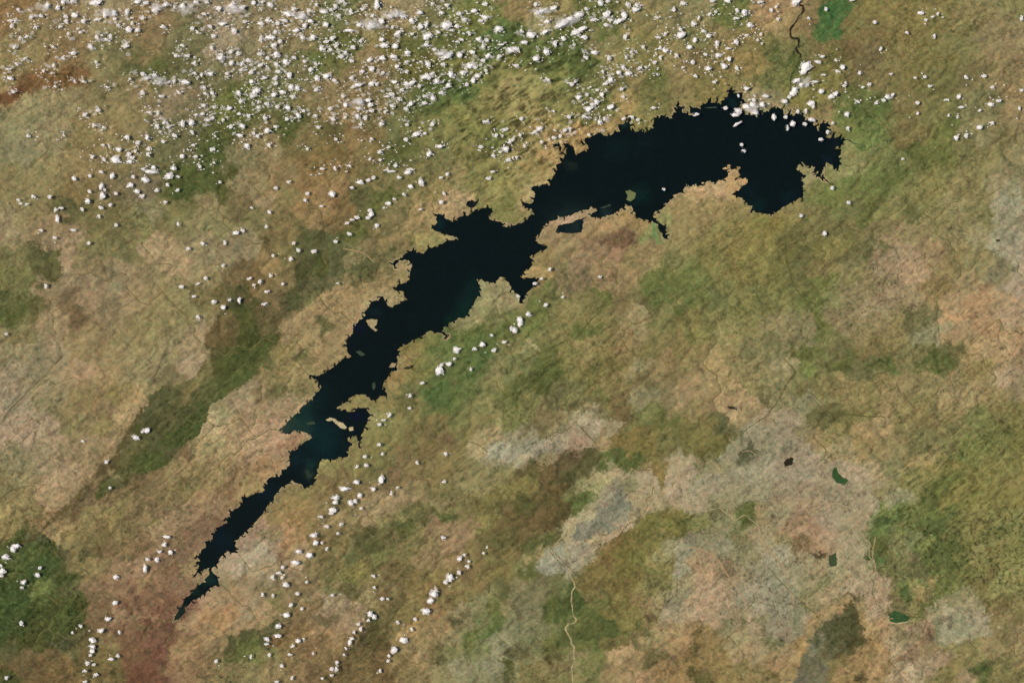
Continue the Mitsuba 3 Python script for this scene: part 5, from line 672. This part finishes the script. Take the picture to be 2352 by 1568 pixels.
def make_cloud(seed):
    """A fair-weather cumulus: puffs merged into one lumpy body with a flat base, ragged shreds round it; footprint about 1 x 1, height about 1."""
    rng = np.random.default_rng(seed)
    bits = []
    n_ = rng.integers(7, 13)
    for k in range(n_):
        r_ = rng.uniform(0.13, 0.27) * (1.25 if k < 3 else 0.85)
        a_, d_ = rng.uniform(0, 2 * np.pi), (0.06 + 0.30 * math.sqrt(rng.random())) * (0.5 if k < 3 else 1)
        z_ = r_ * 0.55 + (0.45 * (1 - d_ / 0.4) * rng.random())
        bits.append(manifold3d.Manifold.sphere(r_, 12).scale([1, 1, 0.95]).translate([math.cos(a_) * d_, math.sin(a_) * d_, z_]))
    for k in range(rng.integers(3, 7)):
        a_, d_, r_ = rng.uniform(0, 2 * np.pi), rng.uniform(0.38, 0.56), rng.uniform(0.035, 0.075)
        bits.append(manifold3d.Manifold.sphere(r_, 8).scale([1.3, 0.9, 0.8]).translate([math.cos(a_) * d_, math.sin(a_) * d_, rng.uniform(0.06, 0.2)]))
    u = bits[0]
    for b_ in bits[1:]:
        u = u + b_
    u = u.trim_by_plane([0, 0, 1], 0.0)
    mm = u.to_mesh()
    v = np.array(mm.vert_properties[:, :3], float)
    d3 = meshkit.noise(v * 9 + seed, seed)[:, None] - 0.5
    c_ = np.array([0, 0, 0.2])
    v = v + (v - c_) * d3 * 0.28
    v[:, 2] = np.maximum(v[:, 2], 0)
    v[:, :2] /= np.ptp(v[:, :2], axis=0).mean() * 0.93
    v[:, 2] /= v[:, 2].max()
    return trimesh.Trimesh(v, mm.tri_verts, process=False)


PROTO = [make_cloud(100 + s) for s in range(16)]
PROTO_PLY = [mikit.ply(m, 'cloud_material', smooth=True) for m in PROTO]
WISP_PLY = [mikit.ply(m, 'wisp_material', smooth=True) for m in PROTO]
BASE = 1350.0
clouds = []
for line in CLOUDS.strip().split('\n'):
    t_, rest = line.split(':')
    for e in rest.split(';'):
        x, y, w_, h_ = map(float, e.split())
        gx, gy = sheet(t_, x, y)
        clouds.append((gx, gy, 0.92 * w_ / 4, 0.92 * h_ / 4))
clouds.sort(key=lambda c: -c[2] * c[3])
rngc = np.random.default_rng(77)


def size_word(a):
    return 'large' if a > 260 else 'medium' if a > 170 else 'small' if a > 105 else 'tiny'


def shape_word(w_, h_):
    return 'wide' if w_ > 1.5 * h_ else 'tall' if h_ > 1.4 * w_ else 'puffy'


def region(gx, gy):
    if lake_g.contains(Point(gx, gy)):
        return 'over lake water', 'clouds over the lake'
    d_ = lake_g.distance(Point(gx, gy))
    if d_ < 22:
        return 'beside lake shore', 'clouds by the lake shore'
    if gx > 1764 and gy < 392:
        return 'north-east of the lake', 'clouds north-east of the lake'
    if gy < 392 and gx < 588:
        return 'over upper left plateau', 'clouds over the upper left plateau'
    if gy < 392 and gx < 1176:
        return 'in top cloud field', 'clouds of the dense field at the top'
    if gy < 392:
        return 'in streets above lake', 'clouds in streets north of the lake'
    if gx < 640 and gy < 760:
        return 'over tan land', 'clouds over tan land at left'
    if gx < 560 and gy > 1100:
        return 'at lower left', 'clouds at lower left'
    if gy > 1000:
        return 'in rows below lake', 'cloud rows below the lake'
    if gx < 1176 and gy < 720:
        return 'on ridges above lake', 'clouds over the ridges west of the lake'
    return 'right of lake middle', 'clouds east of the lake'


named = []
for i, (gx, gy, w_, h_) in enumerate(clouds[:300]):
    key = 'cloud' + (f'_{i:03d}' if i else '')
    X, Y = W(gx, gy)
    k_ = int(rngc.integers(len(PROTO)))
    up = 0.17 * math.sqrt(w_ * h_) * S * rngc.uniform(0.8, 1.2)
    base = BASE + rngc.uniform(-80, 80)
    f_ = (ORBIT - base - up * 0.5) / ORBIT                       # clouds stand above the map plane
    yaw = 27.0 if (w_ > 19 and w_ > 1.3 * h_ and gx > 900 and gy < 340) else 0.0      # rolls lie along the wind
    m = T().translate([float(X * f_), float(Y * f_), base]).rotate([0, 0, 1], yaw).scale([w_ * S, h_ * S, float(up)]).rotate([0, 0, 1], float(rngc.integers(4) * 90 + rngc.uniform(-12, 12)))
    core = m.scale([0.84, 0.84, 1.0])
    scene[key + '__core'] = {**PROTO_PLY[k_], 'to_world': core}
    scene[key + '__fringe'] = {**WISP_PLY[(k_ + 5) % len(PROTO)], 'to_world': m.translate([0, 0, 0.08]).scale([1.08, 1.08, 0.6])}
    where, grp = region(gx, gy)
    named.append((key, f'{size_word(w_ * h_)} {shape_word(w_, h_)} white cloud {where}', grp, gx, gy))

# each cloud is told apart by its look, its row and part of the group, and its order from the left
for grp in {q_[2] for q_ in named}:
    mine = [q_ for q_ in named if q_[2] == grp]
    xs, ys = np.array([q_[3] for q_ in mine]), np.array([q_[4] for q_ in mine])
    cx_ = np.clip(((xs - xs.min()) / (np.ptp(xs) + 1e-6) * 7).astype(int), 0, 6)
    cy_ = np.clip(((ys - ys.min()) / (np.ptp(ys) + 1e-6) * 5).astype(int), 0, 4)
    texts = {}
    for q_, c_, r_ in zip(mine, cx_, cy_):
        col = ('leftmost part', 'left part', 'left middle', 'middle', 'right middle', 'right part', 'rightmost part')[c_]
        row = ('topmost', 'upper', 'middle', 'lower', 'lowest')[r_]
        texts.setdefault(f'{q_[1]}, {row} band, {col}', []).append(q_)
    for text, them in texts.items():
        for k_, q_ in enumerate(sorted(them, key=lambda t_: t_[3])):
            rank = '' if len(them) == 1 else ' leftmost' if k_ == 0 else ' rightmost' if k_ == len(them) - 1 else ' ' + ('second', 'third', 'fourth', 'fifth', 'sixth', 'seventh', 'eighth')[min(k_ - 1, 6)]
            labels[q_[0]] = {'label': (rank.strip() + ' ' + text).strip() if rank else text, 'category': 'cloud', 'group': grp}

# the remaining small clouds and shreds, past the 300 largest, are one object
tiny = [(gx, gy, w_, h_) for gx, gy, w_, h_ in clouds[300:]]
north = [c for c in clouds if c[1] < 392]
shore_zone = lake_g.buffer(8)
shapely.prepare(shore_zone)
north = [c for c in north if not shore_zone.contains(Point(c[0], c[1]))]
for c in north:
    for _ in range(9):
        if rngc.random() < (0.95 if c[0] < 1764 else 0.25):
            s_ = rngc.uniform(1.4, 4.0)
            tiny.append((c[0] + rngc.normal(0, 11), c[1] + rngc.normal(0, 9), s_ * rngc.uniform(0.8, 1.5), s_))
for c in [c for c in clouds if c[1] >= 392 and not shore_zone.contains(Point(c[0], c[1]))]:
    if rngc.random() < 0.8:
        s_ = rngc.uniform(1.3, 3.4)
        tiny.append((c[0] + rngc.normal(0, 9), c[1] + rngc.normal(0, 7), s_ * rngc.uniform(0.8, 1.5), s_))
allv, allf, at = [], [], 0
SMALL = [trimesh.Trimesh(*[np.asarray(a_) for a_ in (p_.vertices, p_.faces)], process=False) for p_ in PROTO]
for gx, gy, w_, h_ in tiny:
    p_ = SMALL[int(rngc.integers(len(SMALL)))]
    X, Y = W(gx, gy)
    up = 0.2 * math.sqrt(w_ * h_) * S * rngc.uniform(0.8, 1.2)
    base = BASE + rngc.uniform(-100, 100)
    f_ = (ORBIT - base - up * 0.5) / ORBIT
    a_ = rngc.uniform(0, 2 * np.pi)
    R = np.array([[math.cos(a_), -math.sin(a_)], [math.sin(a_), math.cos(a_)]])
    v = np.column_stack([p_.vertices[:, :2] @ R.T * [w_ * S, h_ * S] + [X * f_, Y * f_], p_.vertices[:, 2] * up + base])
    allv.append(v)
    allf.append(p_.faces + at)
    at += len(v)
scene['cloud_scatter'] = mikit.ply((np.vstack(allv), np.vstack(allf)), 'puff_material', smooth=True)
labels['cloud_scatter'] = {'kind': 'stuff', 'label': 'countless tiny white cloud puffs scattered between the larger clouds', 'category': 'clouds'}

VEILS = [(105, 18, 60, 30, 'thin hazy veil among clouds at the top left corner'), (255, 30, 70, 26, 'thin hazy veil left along the top edge'), (365, 20, 46, 22, 'small thin veil along the top edge, 16% across'), (430, 26, 50, 34, 'thin grey veil along the top edge, 18% across'), (545, 22, 70, 36, 'broad thin veil along the top edge, 23% across'), (690, 36, 60, 30, 'thin veil among clouds near the top, 29% across'),
         (850, 60, 70, 30, 'thin veil in the dense cloud field, 36% across'), (905, 35, 80, 24, 'wide thin veil below the top edge, 38% across'), (1010, 125, 70, 26, 'thin veil over green ground, 43% across'), (1245, 28, 70, 24, 'wide thin veil near the top edge, 53% across'), (1300, 50, 70, 34, 'thin veil around the biggest cloud street'), (825, 235, 50, 24, 'thin veil low in the cloud field, 35% across'),
         (365, 185, 50, 24, 'thin veil over the plateau, 16% across, 12% down'), (1725, 250, 46, 22, 'thin veil against the lake\'s northern tip'), (1845, 190, 40, 30, 'thin veil beside the lower dark river')]
for i, (gx, gy, w_, h_, lab) in enumerate(VEILS):
    key = 'cloud_veil' + (f'_{i:03d}' if i else '')
    X, Y = W(gx, gy)
    bits, at = [], 0
    for k in range(14):
        p_ = PROTO[int(rngc.integers(len(PROTO)))]
        e_ = rngc.uniform(0.16, 0.42)
        v = p_.vertices * [w_ * S * e_, h_ * S * e_ * 1.4, 160.0] + [X + rngc.normal(0, w_ * S * 0.17), Y + rngc.normal(0, h_ * S * 0.17), 2500 + rngc.uniform(0, 300)]
        bits.append(trimesh.Trimesh(v, p_.faces, process=False))
    scene[key] = mikit.ply(trimesh.util.concatenate(bits), 'veil_material', smooth=True)
    labels[key] = {'label': lab, 'category': 'thin cloud', 'group': 'thin veils of cloud'}

# thin wisps between the puffs of the northern field
hv, hf, at = [], [], 0
for c in north:
    for _ in range(3):
        if c[0] < 1500 and c[1] < 300 and rngc.random() < 0.8:
            p_ = SMALL[int(rngc.integers(len(SMALL)))]
            s_ = rngc.uniform(4, 9)
            X, Y = W(c[0] + rngc.normal(0, 10), c[1] + rngc.normal(0, 8))
            f_ = (ORBIT - BASE) / ORBIT
            hv.append(p_.vertices * [s_ * S * rngc.uniform(1, 1.6), s_ * S, 200.0] + [X * f_, Y * f_, BASE + rngc.uniform(-150, 150)])
            hf.append(p_.faces + at)
            at += len(p_.vertices)
cloud_look('haze_wisp_material', 0.15)
scene['cloud_wisps'] = mikit.ply((np.vstack(hv), np.vstack(hf)), 'haze_wisp_material', smooth=True)
labels['cloud_wisps'] = {'kind': 'stuff', 'label': 'faint milky wisps thinning out between the puffs of the northern field', 'category': 'thin clouds'}
